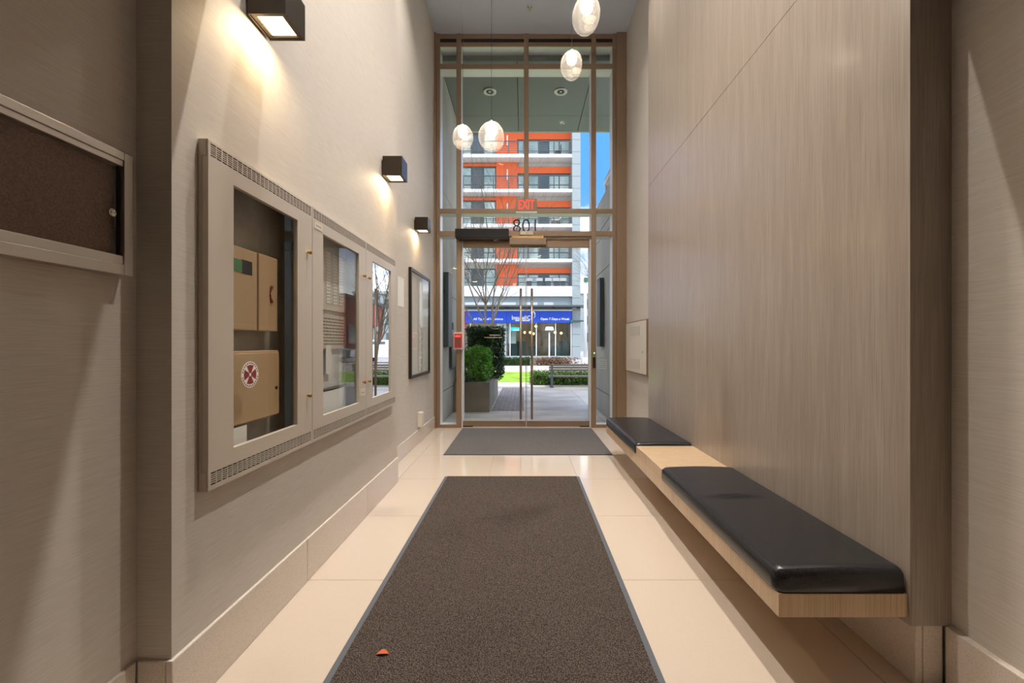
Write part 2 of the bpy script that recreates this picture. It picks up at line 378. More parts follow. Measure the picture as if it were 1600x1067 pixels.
for (a, b_) in ((-.891, -.872), (.949, .968)): B('door_jamb', 'silver', a, b_, YD + .03, YD + .19, 0, 2.694, win)
# doors
mid = PX(822.3, YD)
for k, (a, b_) in enumerate(((-.868, mid - .004), (mid + .004, .945))):
    d = tag(bpy.data.objects.new('door_%d' % (k + 1), None), ['glass entrance door leaf on the planter side', 'glass entrance door leaf on the bench side'][k], 'door', kind='structure')
    COL.objects.link(d)
    B('top_rail', 'champagne', a, b_, YD + .045, YD + .09, 2.585, 2.69, d, .002)
    B('bottom_rail', 'champagne', a, b_, YD + .045, YD + .09, .006, .088, d, .002)
    B('pane', 'glass', a, b_, YD + .062, YD + .073, .088, 2.585, d)
    e = b_ if k == 0 else a
    B('edge_strip', 'steel', e - .007 if k == 0 else e, e if k == 0 else e + .007, YD + .058, YD + .077, .088, 2.585, d)
    hx = PX(813.7 if k == 0 else 831, YD)
    hd = MB().tube([(hx, YD - .005, PZ(655, YD)), (hx, YD - .005, PZ(451, YD))], .0165, 12).build('handle', 'steel', d, smooth=True)
    for z in (PZ(632, YD), PZ(474, YD)):
        MB().tube([(hx, YD + .007, z), (hx, YD + .062, z)], .009, 10).build('standoff', 'steel', hd, smooth=True)
    B('pivot', 'bronze', (a + .0 if k == 0 else b_ - .14), (a + .14 if k == 0 else b_), YD + .038, YD + .0445, .004, .02, d)
# closer cover, operator, sensor, sign, numbers, pull station
t = thing('door_closer_cover', (.05, YD - .03, 2.63), 'champagne metal closer cover centred above the glass doors', 'closer')
B('cover', 'champagne', PX(796.5, YD), PX(853, YD), YD - .05, YD + .044, PZ(383, YD), PZ(372.5, YD), t, .004)
B('top_plate', 'brass', PX(800, YD), PX(849, YD), YD - .03, YD - .002, PZ(372.4, YD), PZ(369, YD), t)
t = thing('motion_sensor', (.05, YD - .02, 2.77), 'small beige motion sensor just above the door closer cover', 'sensor')
B('body', 'cream', PX(813, YD), PX(833, YD), YD - .03, YD - .001, PZ(367.5, YD), PZ(362, YD), t, .003)
MB().lathe([(.006, 0), (.006, .004)], (PX(823, YD), YD - .034, PZ(364.7, YD)), 10, 'y').build('lens', 'dark', t)
t = thing('door_operator', (-.5, YD - .06, 2.75), 'long black automatic door operator box above the left leaf', 'operator')
B('housing', 'black', PX(711, YD - .11), PX(795, YD - .11), YD - .11, YD - .001, PZ(371, YD - .11), PZ(357, YD - .11), t, .003)
B('underplate', 'bronze', PX(716, YD - .11), PX(794, YD - .11), YD - .10, YD - .001, PZ(371, YD - .11) - .022, PZ(371, YD - .11) - .0005, t)
ax, az = PX(777, YD), PZ(372, YD)
MB().tube([(ax - .16, YD - .06, az - .005), (ax - .02, YD - .075, az - .03)], .011, 8).build('arm', 'black', t, smooth=True)
MB().tube([(ax - .06, YD - .08, az - .055), (ax + .07, YD - .04, az - .015)], .012, 8).build('arm', 'alu', t, smooth=True)
MB().lathe([(.022, -.012), (.022, .012)], (ax - .06, YD - .08, az - .055), 14).build('arm_joint', 'black', t)
t = thing('exit_sign', (PX(822, YD), YD - .04, PZ(332, YD)), 'exit sign with red letters on a clear tan plate', 'sign')
B('plate', 'champagne', PX(806, YD), PX(839, YD), YD - .05, YD - .0005, PZ(332, YD), PZ(312, YD), t, .003)
B('edge_trim', 'silver', PX(806, YD), PX(839, YD), YD - .05, YD - .0005, PZ(334, YD), PZ(332.1, YD), t)
text('lettering', 'EXIT', .185, 'exitred', t, facing_cam(PX(822.3, YD), YD - .052, PZ(322, YD)), .002, sx=.62, bold=.003)
t = thing('house_number', (PX(822, YD), YD + .17, PZ(365, YD)), 'dark house number 108 on the transom glass, read from outside', 'number')
mt = Matrix.Translation((PX(822, YD + .17), YD + .172, PZ(354, YD + .17))) @ Matrix.Rotation(math.pi, 4, 'Z') @ RX
text('numerals', '108', .285, 'black', t, mt, .003, sx=.95, bold=-.004)
PYD = YD - .002
t = thing('fire_alarm_station', (PX(717, YD), YD - .05, PZ(547, YD)), 'red fire alarm pull station under a clear cover', 'alarm')
B('back_box', 'white', PX(709.5, YD), PX(725.5, YD), YD - .035, YD - .001, PZ(546, YD), PZ(519, YD), t, .004)
B('pull_station', 'red', PX(711, YD), PX(722.5, YD), YD - .07, YD - .0355, PZ(543.5, YD), PZ(521.5, YD), t, .004)
B('pull_bar', 'maroon', PX(713, YD), PX(720.5, YD), YD - .078, YD - .0705, PZ(541, YD), PZ(528, YD), t, .002)
B('pull_lip', 'exitred', PX(712.5, YD), PX(721, YD), YD - .082, YD - .0705, PZ(527, YD), PZ(524, YD), t, .002)
B('clear_cover', 'plastic', PX(707.5, YD), PX(727, YD), YD - .095, YD - .001, PZ(547.5, YD), PZ(517.5, YD), t, .006)
t = thing('door_release', (PX(928, YD), YD - .01, PZ(576, YD)), 'slim door release with green light on the right mullion', 'button')
B('strike_plate', 'bronze', PX(926, YD), PX(930.5, YD), YD - .008, YD - .0005, PZ(575, YD), PZ(558, YD), t, .002)
MB().lathe([(.008, 0), (.008, .008)], (PX(928.6, YD), YD - .0085, PZ(551.5, YD)), 12, 'y').build('indicator', 'led', t)
# printed marks on the glass
t = thing('door_decal', (PX(775, YD), YD + .06, PZ(525, YD)), 'pale arc logo and lettering lines on the left door glass', 'decal')
yd = YD + .0605; cx, cz = PX(774, yd), PZ(503, yd); m = MB(); R_ = .125
pts = [(cx + R_ * math.cos(a), yd, cz + .8 * R_ * math.sin(a)) for a in [math.radians(200 + 140 * k / 14) for k in range(15)]]
m.tube(pts, .0016, 4).build('arc', 'cream', t)
for (y_, a, b_, n) in ((523.5, 765, 782, 9), (527.2, 757, 785, 17)):
    m = MB(); st = (b_ - a) / n
    for k in range(n): m.box(PX(a + k*st, yd), PX(a + k*st + st*.68, yd), yd - .0004, yd + .0004, PZ(y_ + .6, yd), PZ(y_ - .6, yd))
    tag(m.build('print_line', 'cream', t), kind='stuff')
t = thing('sidelight_decal', (PX(943, YD), YD + .15, PZ(560, YD)), 'outlined notice stickers on the right sidelight glass', 'sticker')
yd = YD + .153
for (a, b_, c, d) in ((935, 944, 548, 558), (935, 947, 562, 576)):
    m = MB(); x0, x1, z0, z1 = PX(a, yd), PX(b_, yd), PZ(d, yd), PZ(c, yd); e = .004
    m.box(x0, x1, yd, yd + .001, z0, z0 + e); m.box(x0, x1, yd, yd + .001, z1 - e, z1); m.box(x0, x0 + e, yd, yd + .001, z0, z1); m.box(x1 - e, x1, yd, yd + .001, z0, z1)
    for k in range(3): m.box(x0 + .015, x1 - .015, yd, yd + .001, z0 + (z1 - z0) * (.25 + .22*k), z0 + (z1 - z0) * (.25 + .22*k) + .004)
    m.build('sticker', 'cream', t)

# ------------------------------------------------------------------ mats, leaf
t = thing('entrance_mat', (-.1, 2.4, 0), 'long dark brown ribbed mat with grey rubber edging', 'mat')
MB().box(-.709, .502, .55, 3.808, .0003, .006).build('rubber_edge', 'rubber', t, .003)
B('pile', 'carpet', -.682, .475, .58, 3.795, .006, .0115, t, .002)
t = thing('door_mat', (0, 5.2, 0), 'grey entrance mat lying right before the glass doors', 'mat')
B('backing', 'rubber', -.866, .963, 4.548, 5.972, .0003, .004, t)
B('pile', 'carpet2', -.86, .957, 4.553, 5.967, .004, .0095, t, .002)
lf = thing('fallen_leaf', (-.54, 1.613, .0115), 'small curled orange leaf lying on the dark mat', 'leaf')
v = []; f = []
for i in range(7):
    u = i / 6; wd = .013 * math.sin(math.pi * min(1, u * .96 + .02)); x = -.54 + (u - .5) * .05; y = 1.613 + .006 * math.sin(3 * u)
    for k in (-1, 0, 1): v.append((x, y + k * wd, .0125 + abs(k) * .007 * math.sin(math.pi * u) + .003 * u))
for i in range(6):
    for k in range(2): f.append((i*3 + k, i*3 + k + 1, i*3 + k + 4, i*3 + k + 3))
m = MB(); m.v = v; m.f = f; ob = m.build('blade', 'dryleaf', lf, smooth=True); sm = ob.modifiers.new('solid', 'SOLIDIFY'); sm.thickness = .0008
MB().tube([(-.515, 1.613, .014), (-.503, 1.611, .0125)], .0009, 5).build('stalk', 'dryleaf', lf)

# ------------------------------------------------------------------ bench
BX, BY0, BY1 = .895, 1.482, 4.56
t = thing('wall_bench', (1.12, 3, .24), 'floating oak bench with two black leather cushions', 'bench')
YA, YT = 2.742, 3.36
B('frame', 'wood_light', BX, WX - .001, BY0, BY1, .240, .322, t, .0015)
B('tray', 'wood_light', BX, WX - .001, YA, YT, .3222, .387, t, .0015)
def cushion(y0, y1):
    bm = bmesh.new(); x0, x1, z0, z1 = BX - .008, WX - .004, .3225, .408
    nx, ny, nz_ = 14, 40, 6
    # rounded, slightly crowned pad built from a superellipse profile
    prof = []
    for k in range(25):
        a = math.pi * k / 24
        prof.append((math.cos(a), math.sin(a)))
    rows = []
    N = 28
    def prof_pts(ins):
        # section in XZ with rounded front and back top edges; ins shrinks for the rounded ends
        pts = []; r = .036
        a0, a1, top = x0 + ins, x1 - ins * .35, z1 - ins * .9
        pts.append((a0 + .004, z0)); pts.append((a0, z0 + .012))
        for k in range(7):
            a = math.pi - (math.pi / 2) * k / 6; pts.append((a0 + r + r * math.cos(a), top - r + r * math.sin(a)))
        for k in range(1, 6):
            u = k / 6; pts.append((a0 + r + (a1 - a0 - r - .016) * u, top + .006 * math.sin(math.pi * u)))
        for k in range(5):
            a = math.pi / 2 - (math.pi / 2) * k / 4; pts.append((a1 - .016 + .016 * math.cos(a), top - .016 + .016 * math.sin(a)))
        pts.append((a1, z0))
        return pts
    ysamp = [(y0, .03), (y0 + .001, .02), (y0 + .006, .010), (y0 + .016, .003), (y0 + .03, 0)]
    n = 220
    for k in range(1, n): ysamp.append((y0 + .03 + (y1 - y0 - .06) * k / n, 0))
    ysamp += [(y1 - .03, 0), (y1 - .016, .003), (y1 - .006, .010), (y1 - .001, .02), (y1, .03)]
    for (y, ins) in ysamp:
        row = []
        for (x, z) in prof_pts(ins):
            dz = 0
            if z > .39 and y1 - y0 > 1.2:      # creases about the middle of the long pad
                dx, dy = (x - 1.08) / .12, (y - (y0 + .695)) / .035
                dz = .0045 * math.exp(-dx*dx - dy*dy) * math.sin((y - y0) * 330 + x * 14)
            row.append(bm.verts.new((x, y, z + dz)))
        rows.append(row)
    for a, b_ in zip(rows[:-1], rows[1:]):
        for k in range(len(a) - 1): bm.faces.new((a[k], a[k+1], b_[k+1], b_[k]))
        bm.faces.new((a[-1], a[0], b_[0], b_[-1]))
    bm.faces.new(rows[0]); bm.faces.new(list(reversed(rows[-1])))
    bmesh.ops.recalc_face_normals(bm, faces=bm.faces)
    me = bpy.data.meshes.new('cushion'); bm.to_mesh(me); bm.free(); me.materials.append(M['leather'])
    for p in me.polygons: p.use_smooth = True
    ob = bpy.data.objects.new('cushion', me); COL.objects.link(ob); ob.parent = t; ob.matrix_parent_inverse = Matrix.Translation(-parent_origin(t))
    return ob
cushion(BY0 + .002, YA - .004); cushion(YT + .004, BY1 - .004)

# ------------------------------------------------------------------ glazed wall cabinets
XF = -1.065
def cabinet(y0, y1, gy0, gy1, label, glass, knob_y, ncol):
    t = thing('wall_cabinet', (XF, (y0 + y1) / 2, .70), label, 'cabinet')
    z0, z1 = .70, 1.893; gz0, gz1 = .818, 1.783; XBk = XL + .002
    d = MB()
    va, vb = (.716, .760), (1.840, 1.884)
    ya, yb = y0 + .012, y1 - .012
    d.box(XF - .02, XF, y0 + .001, gy0, vb[0] * 0 + .764, 1.836); d.box(XF - .02, XF, gy1, y1 - .001, .764, 1.836)
    d.box(XF - .02, XF, gy0, gy1, .764, gz0); d.box(XF - .02, XF, gy0, gy1, gz1, 1.836)
    door = d.build('door', 'cabinet', t, .0)
    for (a, b_) in (va, vb):
        gm = MB(); x0, x1 = XF - .006, XF
        gm.box(x0, x1, y0 + .001, ya, a - .004 if a < 1 else a - .004, b_ + .004); gm.box(x0, x1, yb, y1 - .001, a - .004, b_ + .004)
        gm.box(x0, x1, ya, yb, a - .004, a); gm.box(x0, x1, ya, yb, b_, b_ + .004)
        for k in range(1, ncol):
            yy = ya + (yb - ya) * k / ncol; gm.box(x0, x1 - .0002, yy - .0024, yy + .0024, a, b_)
        for k in range(1, 6):
            zz = a + (b_ - a) * k / 6; gm.box(x0, x1 - .0004, ya, yb, zz - .0015, zz + .0015)
        gr_ = gm.build('vent_grille', 'cabinet', door)
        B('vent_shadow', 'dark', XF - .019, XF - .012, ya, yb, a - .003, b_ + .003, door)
    fr = MB()
    fr.box(XBk, XF - .0005, y0, y1, z0, z0 + .012); fr.box(XBk, XF - .0005, y0, y1, z1 - .005, z1)
    fr.box(XBk, XF - .0205, y0, y0 + .012, z0 + .012, z1 - .005); fr.box(XBk, XF - .0205, y1 - .012, y1, z0 + .012, z1 - .005)
    for (a, b_) in ((z0 + .012, .763), (1.837, z1 - .005)):
        for (c, d_) in ((y0, y0 + .0118), (y1 - .0118, y1)): fr.box(XF - .0206, XF - .0065, c, d_, a, b_)
    fr.build('body', 'cabinet', t)
    B('pane', glass, XF - .014, XF - .010, gy0 - .004, gy1 + .004, gz0 - .004, gz1 + .004, door)
    for z in (1.65, .945):
        MB().lathe([(.004, 0), (.004, .006), (.010, .010), (.011, .016), (.007, .021), (0, .022)], (XF, knob_y, z), 14, 'x').build('knob', 'brass', door, smooth=True)
    return t, door
C1, d1 = cabinet(1.426, 2.129, 1.552, 1.991, 'large glazed wall cabinet holding beige alarm panels, nearest the camera', 'cabglass', 2.08, 25)
C2, d2 = cabinet(2.131, 2.856, 2.246, 2.735, 'middle glazed wall cabinet with a pale directory inside', 'cabglass', 2.80, 25)
C3, d3 = cabinet(2.858, 3.515, 2.978, 3.396, 'mirror fronted wall cabinet, farthest of the three', 'mirror', 2.893, 25)
XBK = -1.188
# cabinet 1 contents
B('back_panel', 'greyback', XBK - .012, XBK, 1.445, 2.10, .72, 1.87, C1)
B('side_liner', 'bgrey', XBK, XF - .022, 2.102, 2.112, .72, 1.87, C1)
B('bracket', 'bdark', XBK, XF - .03, 2.07, 2.10, 1.66, 1.70, C1)
for k, (yy, am) in enumerate(((2.085, .02), (2.092, .028))):
    MB().tube([(-1.10 - .02*k, yy - am * math.sin(j * .5) * .4, 1.85 - j * .085) for j in range(13)], .004, 6).build('cable', 'black', C1, smooth=True)
t = thing('alarm_panel', (-1.15, 1.7, 1.256), 'beige alarm phone box with red handset mark inside first cabinet', 'panel')
B('body', 'panelbox', XBK + .001, -1.135, 1.50, 1.80, 1.256, 1.588, t, .003)
dr = B('door', 'panelbox', XBK + .001, -1.13, 1.804, 1.94, 1.256, 1.588, t, .003)
m = MB(); pts = []
for k in range(9):
    a = -1 + 2 * k / 8; pts.append((-1.128, 1.893 - .012 * (1 - a*a) , 1.42 + a * .036))
m.tube(pts, [.0075, .007, .0045, .004, .004, .004, .0045, .007, .0075], 8).build('handset_mark', 'maroon', dr, smooth=True)
B('display', 'lcd', -1.1348, -1.132, 1.53, 1.70, 1.488, 1.536, t)
B('display_bezel', 'black', -1.1348, -1.1335, 1.70, 1.765, 1.484, 1.54, t)
t = thing('control_box', (-1.15, 1.75, .86), 'large tan control box with keyhole low inside first cabinet', 'panel')
B('body', 'panelbox', XBK + .001, -1.135, 1.50, 1.955, .875, 1.17, t, .003)
B('lid', 'panelbox', -1.1348, -1.128, 1.505, 1.95, .88, 1.16, t, .002)
MB().lathe([(.007, 0), (.007, .004)], (-1.128, 1.925, 1.0), 12, 'x').build('lock', 'bronze', t)
t = thing('service_card', (-1.12, 1.62, .83), 'white paper card propped on the floor of the first cabinet', 'card')
m = MB(); m.box(-1.129, -1.127, 1.50, 1.72, .725, .87); m.build('sheet', 'paperw', t)
t = thing('emblem_sticker', (XF, 1.66, 1.03), 'round cream sticker with maroon cross on first cabinet glass', 'sticker')
MB().lathe([(.052, 0), (.052, .0006)], (XF - .0098, 1.66, 1.079), 32, 'x').build('disc', 'paperw', t)
m = MB()
for a in range(4):
    an = a * math.pi / 2; n = len(m.v)
    for (r, s_) in ((.006, -.006), (.034, -.021), (.038, 0), (.034, .021), (.006, .006)):
        y = 1.66 + r * math.cos(an) - s_ * math.sin(an); z = 1.079 + r * math.sin(an) + s_ * math.cos(an); m.v.append((XF - .0088, y, z))
    m.f.append(tuple(range(n, n + 5)))
m.build('cross', 'maroon', t)
m = MB()
for k in range(26):
    if k in (0, 13): continue
    a = 2 * math.pi * k / 26; y, z = 1.66 + .0455 * math.cos(a), 1.079 + .0455 * math.sin(a)
    m.box(XF - .009, XF - .0086, y - .0025, y + .0025, z - .003, z + .003)
tag(m.build('rim_lettering', 'maroon', t), kind='stuff')
# cabinet 2 contents: directory
B('back_panel', 'white', XBK - .012, XBK, 2.15, 2.84, .72, 1.87, C2)
B('far_liner', 'panel_grey', XBK, XF - .022, 2.825, 2.835, .72, 1.87, C2)  # upright grey liner on the far side
t = thing('directory_board', (-1.15, 2.5, 1.3), 'pale directory board with columns of name strips', 'sign')
B('board', 'cream', XBK + .001, -1.17, 2.27, 2.79, 1.40, 1.76, t, .002)
for c_ in range(5):
    m = MB()
    for r_ in range(16):
        m.box(-1.1698, -1.1675, 2.32 + c_ * .09, 2.375 + c_ * .09, 1.735 - r_ * .0195, 1.748 - r_ * .0195)
    tag(m.build('name_column', 'white', t), kind='stuff')
t = thing('printed_notice', (-1.15, 2.5, 1.22), 'olive tinted notice with rows of small print below directory', 'notice')
B('sheet', 'cream', XBK + .001, -1.172, 2.25, 2.79, 1.17, 1.375, t)
m = MB()
for r_ in range(9):
    x = 2.28
    while x < 2.74:
        wl = random.uniform(.012, .05); m.box(-1.1718, -1.171, x, min(x + wl, 2.765), 1.195 + r_ * .019, 1.2015 + r_ * .019); x += wl + .008
tag(m.build('print_lines', 'print', t), kind='stuff')
t = thing('reflection_panel', (-1.13, 2.5, .73), 'pale curved panel with dark rim imitating a reflection in the middle cabinet', 'tray')  # curved white front and dark rim imitate a reflection in the glass
m = MB()
pts = [(XBK + .012 + .045 * math.sin(math.pi * k / 12), 2.20 + .6 * k / 12, 0) for k in range(13)]
for (za, zb_, mt_, nm) in ((.735, .925, 'white', 'front'), (.926, .934, 'bronze', 'rim')):
    m = MB(); n = 0
    for k in range(12):
        (xa, ya_, _), (xb, yb_, _) = pts[k], pts[k+1]; q = len(m.v)
        m.v += [(XBK + .001, ya_, za), (xa, ya_, za), (xb, yb_, za), (XBK + .001, yb_, za), (XBK + .001, ya_, zb_), (xa, ya_, zb_), (xb, yb_, zb_), (XBK + .001, yb_, zb_)]
        m.f += [tuple(q + i for i in f_) for f_ in ((1, 2, 6, 5), (4, 5, 6, 7), (0, 3, 2, 1))]
    m.build(nm, mt_, t)
t = thing('hanging_note', (-1.16, 2.56, 1.0), 'narrow white strip of paper hanging in middle cabinet', 'note')
B('strip', 'paperw', -1.1709, -1.1695, 2.50, 2.57, 1.02, 1.19, t)
for (nm, lab, a, b_, z0, z1) in (('label_plate', 'tiny white label plate at the top corner of middle cabinet door', 2.15, 2.235, 1.79, 1.825), ('label_plate', 'tiny white label plate by the lower knob of middle cabinet door', 2.755, 2.835, .855, .90)):
    t = thing(nm, (XF, a, z0), lab, 'label'); B('plate', 'cream', XF + .0003, XF + .002, a, b_, z0, z1, t)
    B('print', 'print', XF + .0021, XF + .0023, a + .015, b_ - .015, (z0 + z1) / 2 - .002, (z0 + z1) / 2 + .002, t)

# ------------------------------------------------------------------ bulletin case
bx0, bx1 = XN + .0005, -1.17
t = thing('bulletin_case', (XN, .8, 1.401), 'aluminium framed sliding glass bulletin case with maroon board', 'notice board')
y0, y1, z0, z1 = .25, 1.266, 1.401, 1.76
B('back_board', 'cork', bx0, bx0 + .008, y0 + .01, y1 - .01, z0 + .01, z1 - .01, t)
m = MB(); m.box(bx0, bx1, y0, y1, z1 - .024, z1); B('frame_rail', 'alu', bx0, bx1, y0, y1 - .0275, z1 - .024, z1, t, .0015)
B('frame_rail', 'alu', bx0, bx1, y0, y1 - .0275, z0, z0 + .03, t, .0015)
B('frame_stile', 'alu', bx0, bx1, y1 - .027, y1, z0, z1, t, .0015)
B('frame_stile', 'alu', bx0, bx1, y0 - .028, y0 - .0005, z0, z1, t, .0015)
B('track', 'alu', bx0 + .008, bx1 - .004, y0, y1 - .0275, z1 - .041, z1 - .0245, t, .001)
B('track', 'alu', bx0 + .008, bx1 - .004, y0, y1 - .0275, z0 + .0305, z0 + .056, t, .001)
gp = B('sliding_pane', 'cabglass', bx1 - .017, bx1 - .013, .75, y1 - .028, z0 + .056, z1 - .041, t)
gp2 = B('sliding_pane', 'cabglass', bx1 - .025, bx1 - .021, y0, .79, z0 + .056, z1 - .041, t)
B('seal', 'black', bx1 - .019, bx1 - .0125, y1 - .034, y1 - .0285, z0 + .057, z1 - .042, gp)
MB().lathe([(.0075, 0), (.011, .001), (.0115, .004), (.008, .0045), (.0075, .001), (.0, .0005)], (bx1 - .0129, 1.213, 1.577), 20, 'x').build('finger_pull', 'chrome', gp, smooth=True)

# ------------------------------------------------------------------ recess wall items
t = thing('framed_picture', (XR, 5.1, .81), 'glazed picture in a slim bronze frame on the set back wall', 'picture')
fy0, fy1, fz0, fz1, fx = 4.67, 5.617, .81, 2.05, -1.24
B('backing', 'paperw', XR + .001, XR + .012, fy0 + .01, fy1 - .01, fz0 + .01, fz1 - .01, t)
for (a, b_, c, d) in ((fy0, fy1, fz1 - .035, fz1), (fy0, fy1, fz0, fz0 + .035), (fy0, fy0 + .035, fz0 + .0352, fz1 - .0352), (fy1 - .035, fy1, fz0 + .0352, fz1 - .0352)):
    B('frame_bar', 'bronze', XR + .0005, fx, a, b_, c, d, t, .001)
B('reflection_band', 'cream', XR + .0121, XR + .013, 5.0, 5.28, fz0 + .04, fz1 - .04, t)  # cream strip painting the entrance glazing's reflection into the picture
B('pane', 'cabglass', fx - .008, fx - .005, fy0 + .036, fy1 - .036, fz0 + .036, fz1 - .036, t)
t = thing('paper_notice', (XR, 4.36, 1.58), 'plain white sheet taped to the wall beyond the cabinets', 'notice')
B('sheet', 'paperw', XR + .0005, XR + .002, 4.27, 4.485, 1.585, 1.885, t)
B('tape', 'plastic', XR + .0021, XR + .0025, 4.35, 4.40, 1.87, 1.895, t)
t = thing('outlet_box', (XR, 5.1, .19), 'small beige outlet box just above the skirting by the door', 'outlet')
B('box', 'cream', XR + .0005, XR + .055, 5.06, 5.16, .20, .375, t, .005)
B('cover_plate', 'cream', XR + .0552, XR + .059, 5.068, 5.152, .21, .365, t, .002)
# right recess wall: white vented panel
t = thing('vented_panel', (RR, 5.4, .82), 'white enamel wall panel with two small vents beyond the bench', 'panel')
ay0, ay1, az0, az1, ax = 4.894, 5.857, .822, 1.489, 1.42
B('box', 'champagne', ax + .006, RR - .0005, ay0, ay1, az0, az1, t)
dr = B('door', 'cream', ax, ax + .0058, ay0 + .01, ay1 - .01, az0 + .015, az1 - .015, t, .002)
for (a, b_) in ((1.30, 1.42), (.89, 1.01)):
    B('vent_recess', 'joint', ax - .0005, ax + .002, 5.18, 5.62, a, b_, dr)
    for k in range(16):
        yy = 5.18 + .44 * (k + .5) / 16; B('louvre', 'cream', ax - .004, ax - .0006, yy - .0055, yy + .0055, a, b_, dr)
MB().lathe([(.008, 0), (.008, -.01)], (ax, 5.02, 1.10), 12, 'x').build('lock', 'chrome', dr)
# ceiling sprinkler
t = thing('sprinkler', (.084, 5.55, ZC), 'small ceiling sprinkler head near the entrance glazing', 'sprinkler')
MB().lathe([(.035, 0), (.035, -.005), (.014, -.008), (.012, -.03), (.004, -.032)], (.084, 5.55, ZC), 16).build('escutcheon', 'alu', t, smooth=True)
MB().lathe([(.003, -.032), (.003, -.046), (.022, -.047), (.022, -.049), (0, -.05)], (.084, 5.55, ZC), 16).build('deflector', 'alu', t)

# ------------------------------------------------------------------ wall lights
def lamp_data(name, kind, e, col, **kw):
    l = bpy.data.lights.new(name, kind); l.energy = e; l.color = col
    for k, v_ in kw.items(): setattr(l, k, v_)
    return l
def sconce(xw, y, z, label):
    s = .15; t = thing('wall_light', (xw, y + s/2, z), label, 'wall light', 'black cube wall lights on the left wall')
    x0, x1 = xw + .012, xw + .012 + s; th = .006
    m = MB(); m.box(x0, x1, y, y + th, z, z + s); m.box(x0, x1, y + s - th, y + s, z, z + s); m.box(x0, x0 + th, y + th, y + s - th, z, z + s); m.box(x1 - th, x1, y + th, y + s - th, z, z + s)
    m.box(x0 + th, x1 - th, y + th, y + s - th, z + s - th, z + s); m.build('housing', 'bronze', t)
    m = MB(); m.box(x0 + th, x0 + .022, y + th, y + s - th, z + .003, z + .008); m.box(x1 - .022, x1 - th, y + th, y + s - th, z + .003, z + .008)
    m.box(x0 + .022, x1 - .022, y + th, y + .018, z + .003, z + .008); m.box(x0 + .022, x1 - .022, y + s - .018, y + s - th, z + .003, z + .008); m.build('trim', 'bronze', t)
    B('diffuser', 'diffuser', x0 + .0225, x1 - .0225, y + .0185, y + s - .0185, z + .010, z + .014, t)
    B('back_plate', 'bronze', xw + .0005, x0 - .0005, y + .02, y + s - .02, z + .02, z + s - .025, t)
    l = lamp_data('wall_light_glow', 'AREA', LAMP['sconce'], (1, .74, .44), shape='SQUARE', size=.10)
    lo = bpy.data.objects.new('wall_light_glow', l); COL.objects.link(lo); lo.parent = t; lo.location = ((x0 + x1)/2 - xw, 0, .002)
    return t
sconce(XL, 1.664, 2.5, 'black cube wall light above the first glazed cabinet')
sconce(XL, 3.26, 2.5, 'black cube wall light above the mirrored cabinet')
sconce(XR, 4.90, 2.52, 'black cube wall light above the framed picture')

# ------------------------------------------------------------------ pendant globes
def pendant(px, py, wpx, hpx, Y, label, tilt=0., seed=0):
    x, z = PX(px, Y), PZ(py, Y); r = wpx * Y / F / 2; hz = hpx * Y / F / 2
    t = thing('pendant_light', (x, Y, z), label, 'pendant', 'blown glass pendant globes over the lobby')
    rnd = random.Random(seed); ph = [rnd.uniform(0, 6.28) for _ in range(4)]
    m = MB(); seg, n = 28, 20
    for i in range(n + 1):
        a = math.pi * i / n
        for k in range(seg):
            th = 2 * math.pi * k / seg
            q = 1 + .035 * math.sin(2 * th + ph[0]) * math.sin(a) + .03 * math.sin(3 * a + th + ph[1])
            rr = r * math.sin(a) * q; zz = hz * math.cos(a) * (1 + .02 * math.sin(th + ph[2]))
            m.v.append((x + rr * math.cos(th) + tilt * zz, Y + rr * math.sin(th), z + zz))
    for i in range(n):
        for k in range(seg): m.f.append((i*seg + k, i*seg + (k+1) % seg, (i+1)*seg + (k+1) % seg, (i+1)*seg + k))
    gl = m.build('globe', 'globe', t, smooth=True)
    # milky dimples blown into the globe
    for q in range(3):
        a = ph[q]; dr_ = .45 * r
        MB().lathe([(.0, -.02 * 1), (.3 * r, -.012), (.42 * r, 0), (.3 * r, .006), (0, .008)], (x + dr_ * math.cos(a), Y + dr_ * math.sin(a), z - .42 * hz), 14).build('dimple', 'globe', gl, smooth=True)
    br = .47 * r
    MB().lathe([(0, .86), (.5, .82), (.8, .55), (1.0, .1), (.92, -.45), (.6, -.9), (0, -1.08)][::-1] and [(br * a, br * 1.15 * b_) for (a, b_) in ((0, -1.05), (.55, -.9), (.9, -.45), (1, .05), (.85, .55), (.55, .85), (.18, .95))], (x + tilt * .4 * hz, Y, z + .48 * hz), 20).build('bulb', 'bulb', t, smooth=True)
    MB().lathe([(.009, -.006), (.010, .006), (.006, .016), (.002, .018)], (x + tilt * hz, Y, z + hz * .97), 12).build('cap', 'alu', t, smooth=True)
    MB().tube([(x + tilt * hz, Y, z + hz), (x + tilt * hz, Y, ZC - .012)], .0016, 6).build('cord', 'black', t)
    MB().lathe([(.045, 0), (.045, -.012), (.006, -.016)], (x + tilt * hz, Y, ZC), 20).build('canopy', 'white', t)
pendant(916, 24, 42, 59, 2.5, 'highest glass pendant globe, cut by the top of the picture', .06, 1)
pendant(893, 102, 34, 44, 3.1, 'glass pendant globe hanging second highest, on the right', .03, 2)
pendant(723, 215, 31, 38, 3.4, 'smallest glass pendant globe, leftmost before the mullion', 0, 3)
pendant(768, 214, 39, 45, 2.64, 'large glass pendant globe beside the leftmost one', 0, 4)

